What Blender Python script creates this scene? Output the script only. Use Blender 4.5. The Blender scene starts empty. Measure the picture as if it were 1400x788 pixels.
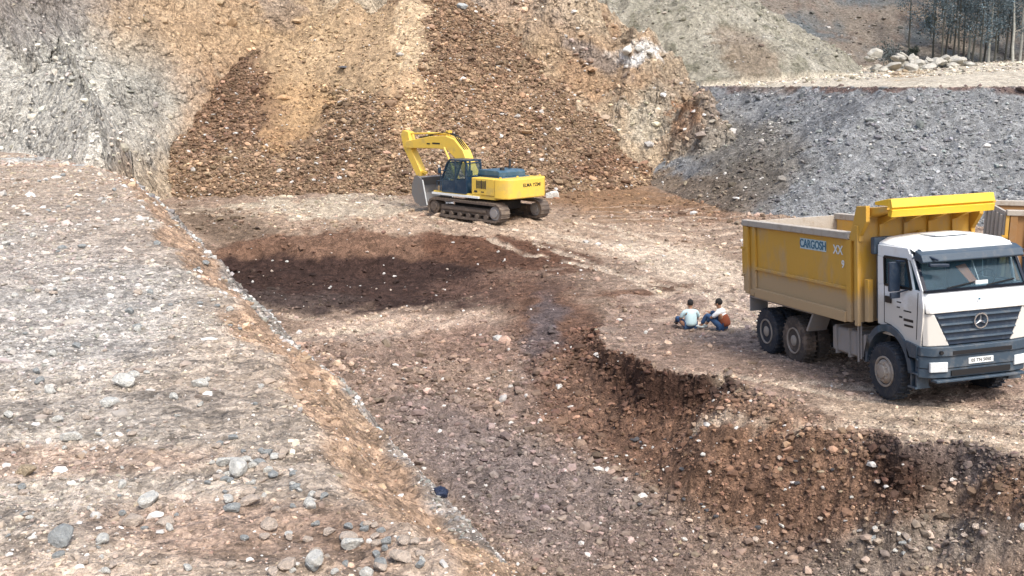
import bpy, bmesh, math, random
import numpy as np
from mathutils import Vector, Matrix
R_ = math.radians
random.seed(7); rng = np.random.default_rng(11)
S = bpy.context.scene
C = S.collection

# ------------------------------------------------------------------ camera, light, exposure
CAMZ = 6.0; PIT = math.atan((394 - 120) / 1400.0); FPX = 1400.0
cd = bpy.data.cameras.new('camera'); cam = bpy.data.objects.new('camera', cd); C.objects.link(cam)
cam.location = (0, 0, CAMZ); cam.rotation_euler = (math.pi / 2 - PIT, 0, 0)
cd.sensor_width = 36; cd.lens = 36.0; cd.clip_start = .05; cd.clip_end = 1500
S.camera = cam
W = bpy.data.worlds.new('World'); S.world = W; W.use_nodes = True
nt = W.node_tree; bg = nt.nodes['Background']
sky = nt.nodes.new('ShaderNodeTexSky'); sky.sky_type = 'NISHITA'; sky.sun_disc = False
SUN_EL, SUN_AZ = R_(56), R_(152)      # azimuth from +Y clockwise: behind the camera and to the right
sky.sun_elevation = SUN_EL; sky.sun_rotation = SUN_AZ; sky.dust_density = 4.0; sky.air_density = 1.2
nt.links.new(sky.outputs[0], bg.inputs[0]); bg.inputs[1].default_value = 0.15
sl = bpy.data.lights.new('sun', 'SUN'); so = bpy.data.objects.new('sun', sl); C.objects.link(so)
sl.energy = 2.05; sl.angle = R_(13); sl.color = (1.0, .95, .86)
sd = Vector((math.sin(SUN_AZ) * math.cos(SUN_EL), math.cos(SUN_AZ) * math.cos(SUN_EL), math.sin(SUN_EL)))
so.rotation_euler = sd.to_track_quat('Z', 'Y').to_euler(); so.location = (0, -10, 40)
S.view_settings.view_transform = 'Standard'; S.view_settings.look = 'None'
S.view_settings.gamma = 1; S.view_settings.exposure = 0.72

CP, SP = math.cos(PIT), math.sin(PIT)
def at_z(u, v, z):
    a, b = (u - 700) / FPX, (394 - v) / FPX
    t = (z - CAMZ) / (-SP + b * CP)
    return np.array([a * t, (CP + b * SP) * t, z])
def proj(x, y, z):
    zz = z - CAMZ
    d = y * CP - zz * SP; up = y * SP + zz * CP
    d = np.maximum(d, .05)
    return 700 + FPX * x / d, 394 - FPX * up / d

# ------------------------------------------------------------------ object bookkeeping
def tag(o, label=None, cat=None, group=None, kind=None):
    if label: o['label'] = label
    if cat: o['category'] = cat
    if group: o['group'] = group
    if kind: o['kind'] = kind
    return o
def thing(name, label, cat, mat=None, group=None):
    o = bpy.data.objects.new(name, None); o.empty_display_size = .2; C.objects.link(o)
    if mat is not None: o.matrix_world = mat
    return tag(o, label, cat, group)

# ------------------------------------------------------------------ materials
def newmat(name):
    m = bpy.data.materials.new(name); m.use_nodes = True
    return m, m.node_tree, m.node_tree.nodes['Principled BSDF']
def paint(name, col, rough=.5, metal=0., dirt=0., dirtcol=(.30, .24, .18), bump=0., scale=3., spec=.5, streak=1.0, low=None):
    """base colour broken by noise dirt; 'low' = height (object z) under which mud gathers"""
    m, t, b = newmat(name); N, L = t.nodes, t.links
    b.inputs['Roughness'].default_value = rough; b.inputs['Metallic'].default_value = metal
    b.inputs['Specular IOR Level'].default_value = spec
    tc = N.new('ShaderNodeTexCoord')
    mp = N.new('ShaderNodeMapping'); mp.inputs['Scale'].default_value = (1, 1, streak); L.new(tc.outputs['Object'], mp.inputs[0])
    n = N.new('ShaderNodeTexNoise'); n.inputs['Scale'].default_value = scale; n.inputs['Detail'].default_value = 8; n.inputs['Roughness'].default_value = .65
    L.new(mp.outputs[0], n.inputs['Vector'])
    cr = N.new('ShaderNodeValToRGB'); cr.color_ramp.elements[0].position = .5; cr.color_ramp.elements[1].position = .72
    cr.color_ramp.elements[0].color = (0, 0, 0, 1); cr.color_ramp.elements[1].color = (dirt, dirt, dirt, 1)
    L.new(n.outputs[0], cr.inputs[0])
    fac = cr.outputs[0]
    if low is not None:
        sx = N.new('ShaderNodeSeparateXYZ'); L.new(tc.outputs['Object'], sx.inputs[0])
        ad = N.new('ShaderNodeMath'); ad.operation = 'MULTIPLY_ADD'; L.new(n.outputs[0], ad.inputs[0]); ad.inputs[1].default_value = -1.1; L.new(sx.outputs[2], ad.inputs[2])
        mr = N.new('ShaderNodeMapRange'); L.new(ad.outputs[0], mr.inputs[0])
        mr.inputs[1].default_value = low - .55; mr.inputs[2].default_value = low - .25; mr.inputs[3].default_value = .8; mr.inputs[4].default_value = 0
        mx = N.new('ShaderNodeMath'); mx.operation = 'MAXIMUM'; L.new(fac, mx.inputs[0]); L.new(mr.outputs[0], mx.inputs[1]); fac = mx.outputs[0]
    mix = N.new('ShaderNodeMix'); mix.data_type = 'RGBA'
    mix.inputs['A'].default_value = (*col, 1); mix.inputs['B'].default_value = (*dirtcol, 1)
    L.new(fac, mix.inputs['Factor']); L.new(mix.outputs['Result'], b.inputs['Base Color'])
    rr = N.new('ShaderNodeMapRange'); L.new(fac, rr.inputs[0]); rr.inputs[3].default_value = rough; rr.inputs[4].default_value = .9
    L.new(rr.outputs[0], b.inputs['Roughness'])
    if bump:
        n2 = N.new('ShaderNodeTexNoise'); n2.inputs['Scale'].default_value = scale * 8; n2.inputs['Detail'].default_value = 4; L.new(tc.outputs['Object'], n2.inputs['Vector'])
        bp = N.new('ShaderNodeBump'); bp.inputs['Strength'].default_value = bump; bp.inputs['Distance'].default_value = .02
        L.new(n2.outputs[0], bp.inputs['Height']); L.new(bp.outputs[0], b.inputs['Normal'])
    return m
DUST = (.36, .30, .24)
M = dict(
    bed=paint('shaded_yellow_paint', (.58, .33, .05), .5, dirt=.75, dirtcol=(.40, .31, .21), scale=2.0, bump=.15, streak=.45, low=1.85),  # dimmer tone of the side turned from the sun is put into this colour
    bed2=paint('shaded_bed_paint', (.30, .16, .06), .6, dirt=.7, dirtcol=(.30, .22, .15), scale=2.5, bump=.2),  # second truck's bed, its shadowed side painted in as brown
    hood=paint('sunlit_yellow_paint', (.82, .52, .035), .4, dirt=.2, scale=2.5, dirtcol=(.5, .36, .12)),  # brighter copy of the bed colour for the sunlit hood front
    rim=paint('dusty_steel', (.42, .38, .33), .8, dirt=.8, dirtcol=(.30, .24, .18), scale=5, bump=.4),
    white=paint('white_paint', (.80, .83, .85), .3, dirt=.4, dirtcol=(.56, .52, .46), scale=2.4, low=1.85),
    plast=paint('blue_grey_plastic', (.04, .065, .095), .5, dirt=.7, dirtcol=(.17, .17, .17), scale=4, bump=.2),
    grille=paint('grille_plastic', (.012, .025, .05), .45, dirt=.3, dirtcol=(.12, .13, .14), scale=9),
    dark=paint('dark_chassis', (.025, .025, .028), .8, dirt=.6, dirtcol=(.12, .10, .08), scale=5),
    tyre=paint('tyre_rubber', (.018, .025, .038), .8, dirt=.6, dirtcol=(.14, .12, .10), scale=5, bump=.5),
    tyred=paint('dusty_tyre_rubber', (.06, .05, .045), .9, dirt=.9, dirtcol=(.24, .18, .14), scale=3, bump=.5),
    rimw=paint('wheel_steel', (.30, .27, .24), .6, dirt=.8, dirtcol=(.22, .15, .10), scale=8),
    tank=paint('dusty_tank', (.26, .25, .25), .6, dirt=.8, dirtcol=(.32, .26, .2), scale=5),
    chrome=paint('chrome', (.75, .77, .8), .18, metal=.9),
    lamp=paint('lamp_glass', (.62, .66, .68), .12, dirt=.3, scale=20),
    plate=paint('plate_white', (.75, .78, .78), .5),
    black=paint('black_paint', (.01, .01, .012), .5),
    blackg=paint('black_gloss', (.008, .012, .022), .12),
    cyan=paint('faded_lettering', (.48, .62, .66), .6, dirt=.3, scale=9),
    blued=paint('blue_lettering', (.05, .16, .25), .6),
    exy=paint('excavator_yellow', (.76, .51, .08), .45, dirt=.6, dirtcol=(.42, .32, .15), scale=2.2, bump=.2),
    exs=paint('muddy_track_steel', (.11, .085, .07), .75, dirt=.8, dirtcol=(.27, .21, .155), scale=3, bump=.5),
    exb=paint('excavator_blue_grey', (.012, .035, .07), .35, dirt=.5, dirtcol=(.12, .15, .17), scale=3),
    exh=paint('hood_blue', (.045, .10, .15), .5, dirt=.5, dirtcol=(.18, .22, .25), scale=3),
    bucket=paint('worn_bucket_steel', (.20, .20, .205), .55, metal=.3, dirt=.7, dirtcol=(.27, .22, .18), scale=3, bump=.4),
    orangep=paint('orange_plastic', (.95, .28, .12), .5),
    orange=paint('orange_cloth', (.55, .22, .07), .9),
    skin=paint('skin', (.33, .17, .10), .6), hair=paint('black_hair', (.012, .01, .01), .8, bump=.6, scale=30),
    shirtb=paint('light_blue_shirt', (.50, .66, .70), .9, bump=.5, scale=9, dirt=.2, dirtcol=(.4, .5, .53)),
    shirtw=paint('white_shirt', (.76, .77, .78), .9, bump=.5, scale=9),
    vest=paint('rust_brown_cloth', (.23, .06, .025), .9, bump=.5, scale=9),
    jean=paint('blue_jeans', (.03, .075, .17), .95, bump=.4, scale=14, dirt=.4, dirtcol=(.09, .13, .2)),
    trouser=paint('dark_trousers', (.03, .035, .05), .9), shoe=paint('black_shoe', (.015, .015, .015), .6),
    shoe2=paint('pale_trainer', (.45, .5, .5), .7),
    bag=paint('blue_bag', (.004, .012, .04), .45, dirt=.3, dirtcol=(.06, .1, .2), scale=14, bump=.6),
    bagp=paint('pale_plastic', (.45, .58, .62), .4, bump=.6, scale=20),
    bark=paint('pale_bark', (.42, .42, .38), .9, dirt=.7, dirtcol=(.12, .12, .11), scale=3, bump=.6),
    barkd=paint('dark_bark', (.07, .07, .06), .9, bump=.6),
)
def glassmat(name, col, rough=.03):
    m, t, b = newmat(name)
    b.inputs['Base Color'].default_value = (*col, 1); b.inputs['Roughness'].default_value = rough
    b.inputs['Transmission Weight'].default_value = .0; b.inputs['Specular IOR Level'].default_value = .9
    out = t.nodes['Material Output']; tr = t.nodes.new('ShaderNodeBsdfTransparent'); tr.inputs[0].default_value = (.70, .80, .84, 1)
    mx = t.nodes.new('ShaderNodeMixShader'); fr = t.nodes.new('ShaderNodeLayerWeight'); fr.inputs[0].default_value = .35
    ad = t.nodes.new('ShaderNodeMath'); ad.operation = 'MULTIPLY_ADD'; ad.inputs[1].default_value = .45; ad.inputs[2].default_value = .13
    t.links.new(fr.outputs[1], ad.inputs[0]); t.links.new(ad.outputs[0], mx.inputs[0])
    t.links.new(tr.outputs[0], mx.inputs[1]); t.links.new(b.outputs[0], mx.inputs[2]); t.links.new(mx.outputs[0], out.inputs[0])
    return m
M['glass'] = glassmat('window_glass', (.10, .17, .22))

def ground_mat(name, rocky=0.):
    m, t, b = newmat(name); N, L = t.nodes, t.links
    b.inputs['Roughness'].default_value = .95; b.inputs['Specular IOR Level'].default_value = .15
    at = N.new('ShaderNodeAttribute'); at.attribute_name = 'Col'
    tc = N.new('ShaderNodeTexCoord')
    cur = at.outputs['Color']
    def mul(fac_out, lo, hi, p0=.3, p1=.7):
        nonlocal cur
        mr = N.new('ShaderNodeMapRange'); L.new(fac_out, mr.inputs[0]); mr.inputs[1].default_value = p0; mr.inputs[2].default_value = p1
        mr.inputs[3].default_value = lo; mr.inputs[4].default_value = hi
        mm = N.new('ShaderNodeVectorMath'); mm.operation = 'SCALE'; L.new(cur, mm.inputs[0]); L.new(mr.outputs[0], mm.inputs['Scale']); cur = mm.outputs[0]
    for sc, lo, hi in ((.5, .85, 1.15), (3., .72, 1.25), (14, .66, 1.32), (60, .62, 1.36)):
        n = N.new('ShaderNodeTexNoise'); n.inputs['Scale'].default_value = sc; n.inputs['Detail'].default_value = 5; n.inputs['Roughness'].default_value = .7
        L.new(tc.outputs['Object'], n.inputs['Vector']); mul(n.outputs[0], lo, hi)
    for sc, lo, hi in ((5.5, .70, 1.25), (34, .62, 1.32)):
        v = N.new('ShaderNodeTexVoronoi'); v.inputs['Scale'].default_value = sc; L.new(tc.outputs['Object'], v.inputs['Vector'])
        sp = N.new('ShaderNodeSeparateColor'); L.new(v.outputs['Color'], sp.inputs[0]); mul(sp.outputs[0], lo, hi, 0, 1)
    L.new(cur, b.inputs['Base Color'])
    # bump at several sizes
    prev = None
    for sc, dist in ((1.6, .25), (9, .07), (45, .018)):
        n = N.new('ShaderNodeTexNoise'); n.inputs['Scale'].default_value = sc; n.inputs['Detail'].default_value = 5; n.inputs['Roughness'].default_value = .65
        L.new(tc.outputs['Object'], n.inputs['Vector'])
        bp = N.new('ShaderNodeBump'); bp.inputs['Strength'].default_value = .75; bp.inputs['Distance'].default_value = dist * (1 + rocky)
        L.new(n.outputs[0], bp.inputs['Height'])
        if prev: L.new(prev.outputs[0], bp.inputs['Normal'])
        prev = bp
    if rocky:
        wn_ = N.new('ShaderNodeTexNoise'); wn_.inputs['Scale'].default_value = .9; wn_.inputs['Detail'].default_value = 4; L.new(tc.outputs['Object'], wn_.inputs['Vector'])
        ad = N.new('ShaderNodeVectorMath'); ad.operation = 'MULTIPLY_ADD'; L.new(wn_.outputs['Color'], ad.inputs[0]); ad.inputs[1].default_value = (1.1, 1.1, 1.1); L.new(tc.outputs['Object'], ad.inputs[2])
        for sc, dist in ((.55, .8), (1.5, .35), (4., .12)):
            v = N.new('ShaderNodeTexVoronoi'); v.inputs['Scale'].default_value = sc; L.new(ad.outputs[0], v.inputs['Vector'])
            bp = N.new('ShaderNodeBump'); bp.invert = True; bp.inputs['Strength'].default_value = .8; bp.inputs['Distance'].default_value = dist
            L.new(v.outputs['Distance'], bp.inputs['Height']); L.new(prev.outputs[0], bp.inputs['Normal']); prev = bp
    L.new(prev.outputs[0], b.inputs['Normal'])
    return m
def rock_mat(name):
    m, t, b = newmat(name); N, L = t.nodes, t.links
    b.inputs['Roughness'].default_value = .9; b.inputs['Specular IOR Level'].default_value = .25
    at = N.new('ShaderNodeAttribute'); at.attribute_name = 'Col'; tc = N.new('ShaderNodeTexCoord')
    n = N.new('ShaderNodeTexNoise'); n.inputs['Scale'].default_value = 12; n.inputs['Detail'].default_value = 6; L.new(tc.outputs['Object'], n.inputs['Vector'])
    mr = N.new('ShaderNodeMapRange'); L.new(n.outputs[0], mr.inputs[0]); mr.inputs[1].default_value = .3; mr.inputs[2].default_value = .7; mr.inputs[3].default_value = .75; mr.inputs[4].default_value = 1.2
    mm = N.new('ShaderNodeVectorMath'); mm.operation = 'SCALE'; L.new(at.outputs['Color'], mm.inputs[0]); L.new(mr.outputs[0], mm.inputs['Scale'])
    L.new(mm.outputs[0], b.inputs['Base Color'])
    return m
def stone_mat(name, col):
    m, t, b = newmat(name); N, L = t.nodes, t.links
    b.inputs['Roughness'].default_value = .85; b.inputs['Specular IOR Level'].default_value = .3
    tc = N.new('ShaderNodeTexCoord'); n = N.new('ShaderNodeTexNoise'); n.inputs['Scale'].default_value = 2.2; n.inputs['Detail'].default_value = 9; n.inputs['Roughness'].default_value = .7
    L.new(tc.outputs['Object'], n.inputs['Vector'])
    cr = N.new('ShaderNodeValToRGB'); cr.color_ramp.elements[0].position = .3; cr.color_ramp.elements[1].position = .7
    cr.color_ramp.elements[0].color = (*[c * .6 for c in col], 1); cr.color_ramp.elements[1].color = (*[min(1, c * 1.15) for c in col], 1)
    L.new(n.outputs[0], cr.inputs[0]); L.new(cr.outputs[0], b.inputs['Base Color'])
    bp = N.new('ShaderNodeBump'); bp.inputs['Strength'].default_value = .7; bp.inputs['Distance'].default_value = .15; L.new(n.outputs[0], bp.inputs['Height']); L.new(bp.outputs[0], b.inputs['Normal'])
    return m

# ------------------------------------------------------------------ numpy noise
PERM = rng.permutation(512); VAL = rng.random(4096)
def hsh(i, j, k): return VAL[(i * 73856093 ^ j * 19349663 ^ k * 83492791) & 4095]
def vn3(x, y, z):
    xi, yi, zi = np.floor(x).astype(np.int64), np.floor(y).astype(np.int64), np.floor(z).astype(np.int64)
    fx, fy, fz = x - xi, y - yi, z - zi
    fx, fy, fz = [f * f * (3 - 2 * f) for f in (fx, fy, fz)]
    r = 0
    for a in (0, 1):
        wa = fx if a else 1 - fx
        for b_ in (0, 1):
            wb = fy if b_ else 1 - fy
            for c_ in (0, 1):
                wc = fz if c_ else 1 - fz
                r = r + hsh(xi + a, yi + b_, zi + c_) * wa * wb * wc
    return r * 2 - 1
def fbm(x, y, z, sc, octs=4, gain=.5):
    r = 0; a = 1; s = sc
    for o in range(octs):
        r = r + a * vn3(x * s + 13.7 * o, y * s + 5.1 * o, z * s + 9.3 * o); a *= gain; s *= 2.03
    return r
def ridged(x, y, z, sc, octs=4, gain=.5):
    r = 0; a = 1; s = sc
    for o in range(octs):
        r = r + a * (1 - 2 * np.abs(vn3(x * s + 3.7 * o, y * s + 15.1 * o, z * s + 7.3 * o))); a *= gain; s *= 2.1
    return r
def sst(a, b, x):
    t = np.clip((x - a) / (b - a), 0, 1); return t * t * (3 - 2 * t)
def inside(x, y, poly):
    c = np.zeros(x.shape, bool)
    for (ax, ay), (bx, by) in zip(poly, poly[1:] + poly[:1]):
        if ay == by: continue
        c ^= ((ay > y) != (by > y)) & (x < (bx - ax) * (y - ay) / (by - ay) + ax)
    return c
def polydist(x, y, pts, attrs=None):
    """signed distance to a polyline (positive on the right of its direction) and interpolated attributes"""
    best = np.full(x.shape, 1e9); sg = np.zeros(x.shape)
    at = [np.zeros(x.shape) for _ in range(len(attrs[0]))] if attrs is not None else []
    n = len(pts) - 1
    for i in range(n):
        ax, ay = pts[i][:2]; bx, by = pts[i + 1][:2]
        dx, dy = bx - ax, by - ay; l2 = dx * dx + dy * dy
        t = ((x - ax) * dx + (y - ay) * dy) / l2
        tc = np.clip(t, -50 if i == 0 else 0, 50 if i == n - 1 else 1)
        ex, ey = x - ax - tc * dx, y - ay - tc * dy
        d = np.hypot(ex, ey); m = d < best - 1e-9
        best = np.where(m, d, best)
        sg = np.where(m, np.sign(ex * dy - ey * dx), sg)
        if attrs is not None:
            tt = np.clip(tc, 0, 1)
            for k in range(len(at)): at[k] = np.where(m, attrs[i][k] * (1 - tt) + attrs[i + 1][k] * tt, at[k])
    return best * sg, at

# ------------------------------------------------------------------ terrain heights
def bench(x, y): return .07 + .051 * (x - 8.45) - .061 * (y - 19.5)
ctrl = [(400,290,-.2),(300,283,-.2),(560,300,0),(660,306,0),(760,270,0),(620,285,0),(900,262,0),(980,288,-.1),(800,330,-.3),(900,365,-.5),(1000,380,-.6),(1000,330,-.35),
        (300,322,-.35),(350,332,-.35),(430,334,-.32),(500,336,-.32),(570,336,-.35),(630,342,-.4),(350,362,-1.05),(430,364,-1.05),(500,364,-1.05),(580,362,-1.0),(450,395,-1.55),(400,412,-1.6),(560,405,-1.5),(500,425,-1.6),(650,378,-.95),(700,345,-.45),(690,365,-.7),(620,400,-1.4),
        (400,450,-1.5),(520,445,-1.45),(650,470,-1.45),(700,415,-1.0),(640,430,-1.3),(500,560,-1.8),(600,600,-1.95),(700,690,-2.05),(800,780,-2.1),(900,760,-2.05),(1000,760,-2.0),
        (750,560,-1.8),(850,640,-1.9),(780,400,-.65),(860,385,-.6),(1100,760,-1.85),(1200,730,-1.55),(1240,712,-1.35),(1300,690,-1.15),(1400,665,-.55),(1400,740,-.85),(1320,788,-1.3)]
CT = [at_z(u, v, z) for u, v, z in ctrl] + [np.array(p) for p in ((14,35,-.45),(20,30,0),(12,44,-.05),(25,46,.1),(22,19,.9),(14,13,.3),(9,9,-.6),(4,10,-1.8),(-2,9,-2),(-30,60,-.3),(-6,70,0),(12,68,0),(-14,30,-1.3),(-10,20,-1.6))]
CT = np.array(CT)
def tps_fit(P):
    n = len(P); d = np.hypot(P[:, None, 0] - P[None, :, 0], P[:, None, 1] - P[None, :, 1])
    K = np.sqrt(d * d + .6) ; K = K + np.eye(n) * -0.05
    A = np.zeros((n + 3, n + 3)); A[:n, :n] = K; A[:n, n] = 1; A[:n, n + 1:] = P[:, :2]; A[n, :n] = 1; A[n + 1:, :n] = P[:, :2].T
    return np.linalg.solve(A, np.r_[P[:, 2], 0, 0, 0])
TW = tps_fit(CT)
def tps(x, y):
    n = len(CT); r = TW[n] + TW[n + 1] * x + TW[n + 2] * y
    for i in range(n): r = r + TW[i] * np.sqrt((x - CT[i, 0]) ** 2 + (y - CT[i, 1]) ** 2 + .6)
    return r
# bench edge: (u, v, vertical part, width of the soft bank below)
EDGE = [(1000,374,0,2),(930,390,.03,2),(862,398,.05,2),(824,424,.1,2.2),(817,455,.35,2.4),(836,478,.6,1.5),(878,494,.8,1.2),(902,513,.9,1.2),(950,519,.8,1.2),(992,510,.55,1.5),(1008,528,.14,3.2),
        (1050,545,.16,3.4),(1100,560,.1,3.4),(1180,584,.12,3.0),(1222,602,.3,2.0),(1240,611,.9,1.0),(1262,607,.8,1.1),(1312,604,.3,1.6),(1400,632,.2,1.6),(1520,660,.2,1.6)]
EP = []
for u, v, s_, w_ in EDGE:
    p = at_z(u, v, -.2)
    for _ in range(6): p = at_z(u, v, bench(p[0], p[1]) if u > 860 else -.6)
    EP.append(p)
EA = [(e[2], e[3]) for e in EDGE]
def plat0(y): return CAMZ - 1.5 - .029 * y
def on_plat(u, v, dz=0.):
    z = 4.4
    for _ in range(40):
        p = at_z(u, v, z); z = plat0(p[1]) + dz
    return p
CREST = [on_plat(u, v, -.28) for u, v in ((760,860),(690,788),(620,708),(560,640),(505,578),(450,520),(385,455),(330,400),(285,345),(240,300),(200,262),(166,228))]
CREST = [CREST[0] + np.array([.35, -1.2, 0]), *CREST, np.array([-16.6, 41.5, 3.3]), np.array([-26, 58, 3])]
INNER = [on_plat(u, v) for u, v in ((660,860),(600,788),(545,742),(470,690),(425,640),(385,590),(358,540),(338,480),(318,430),(275,385),(225,335),(200,290),(168,250),(140,232))]
INNER = [INNER[0] + np.array([.3, -1.2, 0]), *INNER, np.array([-19, 41, 3.3])]
LWALL = [(-60, 44), (-30, 47), (-23.5, 47), (-18.5, 43), (-15.7, 40.3), (-17.6, 47), (-19.5, 54), (-18.5, 62), (-13, 68), (-8.5, 70), (-5.2, 69), (-3.4, 65), (3, 65), (8.0, 64.5), (11.5, 61.5), (14.6, 61.5), (17, 72), (19, 110)]
LW_SL = [1.3, 1.3, 1.35, 1.5, 1.9, 1.8, 1.5, 1.3, 1.2, 1.2, 1.3, 1.3, 1.15, 1.1, 1.1, 1.1, 1.0, 1.0]
FTOE = [at_z(u, v, 0)[:2] for u, v in ((860,247),(890,252),(940,271),(1010,289),(1100,300),(1250,306),(1400,312),(1700,318))]
HILL = [(11, 79), (17, 78), (23.5, 80), (28.5, 86), (32, 95), (36, 108), (48, 118)]
TRK = [[(470,300),(620,318),(760,318),(880,336),(1020,384)], [(700,300),(800,316),(900,340),(1030,400)], [(240,290),(400,297),(560,312),(700,330),(830,350),(930,372)], [(760,330),(860,352),(960,392),(1010,412)],
       [(500,448),(420,452),(380,446)], [(1400,600),(1250,572),(1120,548),(1010,520)], [(1400,570),(1290,556),(1180,540)]]
TRK = [[at_z(u, v, -.3 if v < 420 else (-1.5 if u < 700 else .1))[:2] for u, v in t] for t in TRK]
def tracks(x, y):
    g = np.zeros(x.shape); wob = fbm(x, y, 0 * x, .3, 2) * .25
    for t in TRK:
        d, _ = polydist(x, y, t)
        cx = [p[0] for p in t]; m = (x > min(cx) - 1) & (x < max(cx) + 1)
        for off in (-1.0, 1.0): g = np.maximum(g, np.exp(-((d + wob + off) / .22) ** 4) * m)
    return g
def cone(x, y, cx, cy, h, sl): return h - sl * np.hypot(x - cx, y - cy)
def terrain(x, y, detail=True):
    """height and region id. 0 pit floor,1 terrace,2 quarry wall,3 spoil heap,4 grey face,5 dirt road,6 hillside,7 wooded slope"""
    zf = tps(x, y)
    zb = bench(x, y)
    far = sst(27, 33, y)
    zb = zb * (1 - far) + zf * far
    wx = fbm(x, y, 0 * x, 1.1, 5, .6) * .17; wy = fbm(x + 40, y, 0 * x, 1.1, 5, .6) * .17
    s, (sc, wd) = polydist(x + wx, y + wy, EP, EA)

    ins = inside(x + wx, y + wy, [tuple(p[:2]) for p in EP] + [(90, EP[-1][1] - 8), (90, 60), (EP[0][0], 60)])
    s = np.where(ins, -np.abs(s), np.abs(s))
    num = [0, 0]; den = 0
    for k in range(len(EP) - 1):
        for tt in (0, .5):
            px_, py_ = EP[k][0] * (1 - tt) + EP[k + 1][0] * tt, EP[k][1] * (1 - tt) + EP[k + 1][1] * tt
            w_ = 1 / (((x - px_) ** 2 + (y - py_) ** 2) ** 2 + .003); den = den + w_
            for j_ in (0, 1): num[j_] = num[j_] + w_ * (EA[k][j_] * (1 - tt) + EA[k + 1][j_] * tt)
    sc, wd = num[0] / den, num[1] / den
    near_edge = sst(34, 29, y)
    drop = np.maximum(zb - zf, 0)
    scd = np.minimum(sc, drop)
    z_out = zb - scd * sst(0, .28, s) - (drop - scd) * sst(.1, 1.0, s / np.maximum(wd, .3)) ** .9
    zo = np.where(drop > 0, z_out, zf)
    zpit = np.where(s > 0, zo, zb)
    zpit = zpit * near_edge + np.where(s > 0, zf, zb) * (1 - near_edge)
    # raised lip along the far rim of the bench and a spoil ridge behind the dark hollow
    reg = np.zeros(x.shape, np.int8)
    if detail:
        soft = sst(-.1, .5, s) * sst(33, 27, y)
        zpit = zpit + fbm(x, y, 0 * x, .35, 3) * .10 + ridged(x + 7, y, 0 * x, .8, 4, .55) * .09 * sst(20, 27, y) * sst(3, 0, x) + ridged(x, y, 0 * x, 2.2, 4, .55) * (.012 + .055 * soft) + fbm(x, y, 0 * x, 7, 3) * .014
        rough = np.exp(-((s - .35) / .35) ** 2) * np.minimum(sc * 1.6, 1)
        zpit = zpit + rough * ridged(x, y, zpit, 4.0, 4, .6) * .15
        tk = tracks(x, y); zpit = zpit - .07 * tk + .02 * tk * np.sin(x * 14 + y * 9)
        # wheel ruts on the far floor
        q = fbm(x, y, 0 * x, .15, 2)
        zpit = zpit + .03 * np.sin((y - .42 * x) * 2.6 + q * 6) * sst(26, 30, y) * sst(60, 50, y) * sst(1.5, 5, x)
        q2 = np.sin((x * .80 + y * .60) * 6.5 + fbm(x, y, 0 * x, .8, 2) * 1.6)
        zpit = zpit + .03 * q2 * sst(2.0, 3.5, s) * sst(26, 20, y) * sst(6, 3, np.abs(x - 1))
    z = zpit
    # spoil cones
    wob = (fbm(x, y, 0 * x, .12, 3) * 1.0) if detail else 0
    pile = np.maximum(cone(x, y, -6.0, 75, 13.7, .76), cone(x, y, -15.8, 70.5, 9.6, .78)) + wob
    pile = np.maximum(pile, cone(x, y, -11.5, 74, 12.0, .80) + wob)
    if detail: pile = pile + fbm(x, y, pile, 1.4, 4, .6) * .22
    # quarry wall
    wn = fbm(x, y, 0 * x, .16, 4, .55) * np.where(x < -12, .35, 1.8) if detail else 0
    d, (slp,) = polydist(x, y, LWALL, [(a,) for a in LW_SL])
    d = np.where(inside(x, y, [tuple(p) for p in LWALL] + [(20, 500), (-500, 500), (-500, 20)]), np.abs(d), -np.abs(d))
    base = -.5 + 3.5 * sst(-15.2, -17.5, x) * sst(52, 48, y)
    cap = np.interp(x, [-60, 4, 9, 12.5, 15.5, 17.5, 20], [24, 24, 13.0, 10.4, 7.6, 6.8, 5.5])
    dd = np.maximum(d + wn, 0)
    wall = base + dd * slp
    if detail:
        terr = ridged(x * .6 + 5, y * .6, wall * .9, .33, 6, .62)
        gul = ridged(x * .9 - y * .25, y * .10, 0 * x, .42, 4, .5)
        wall = wall + (terr * np.where(x < -14, .4, .7) + gul * np.where(x < -12, .25, .55)) * sst(.2, 3, dd)
    wall = np.minimum(wall, cap + (fbm(x, y, 0 * x, .5, 3) * .5 if detail else 0) + .12 * dd)
    wall = np.where(dd > 0, wall, -50)
    # grey face and the road on top of it
    df, _ = polydist(x, y, FTOE); df = -df
    road = 6.1 + .07 * np.clip(df - 10.2, -30, 27) + .03 * np.maximum(df - 37.2, 0)
    fn = (fbm(x, y, 0 * x, .2, 4, .55) * .55) if detail else 0
    face = np.maximum(df + fn, 0) * .60
    if detail: face = face + ridged(x, y, face, .9, 4, .55) * .14 * sst(.2, 1.5, df + fn)
    gr = np.minimum(face, road + (fbm(x, y, 0 * x, .8, 3) * .05 if detail else 0))
    isroad = face > road
    gr = np.where(df + fn > 0, gr, -50)
    # hill beyond the road, wooded slope
    dh, _ = polydist(x, y, HILL); dh = -dh
    hill = road + np.maximum(dh + (fbm(x, y, 0 * x, .15, 3) * 1.0 if detail else 0), 0) * .62
    if detail: hill = hill + ridged(x, y, 0 * x, .45, 6, .6) * .38 * sst(0, 2, dh)
    hill = np.where(dh > 0, hill, -50)
    wood = 8.1 + np.maximum(y - 96 - .15 * (x - 30), 0) * .5 + (fbm(x, y, 0 * x, .2, 3) * .5 if detail else 0)
    wood = np.where((x > 12) & (y > 94), wood, -50)
    for zz, k in ((pile, 3), (wall, 2), (gr, 4), (hill, 6), (wood, 7)):
        m = zz > z; z = np.where(m, zz, z)
        if k == 4: reg = np.where(m, np.where(isroad, 5, 4), reg)
        else: reg = np.where(m, k, reg)
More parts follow.
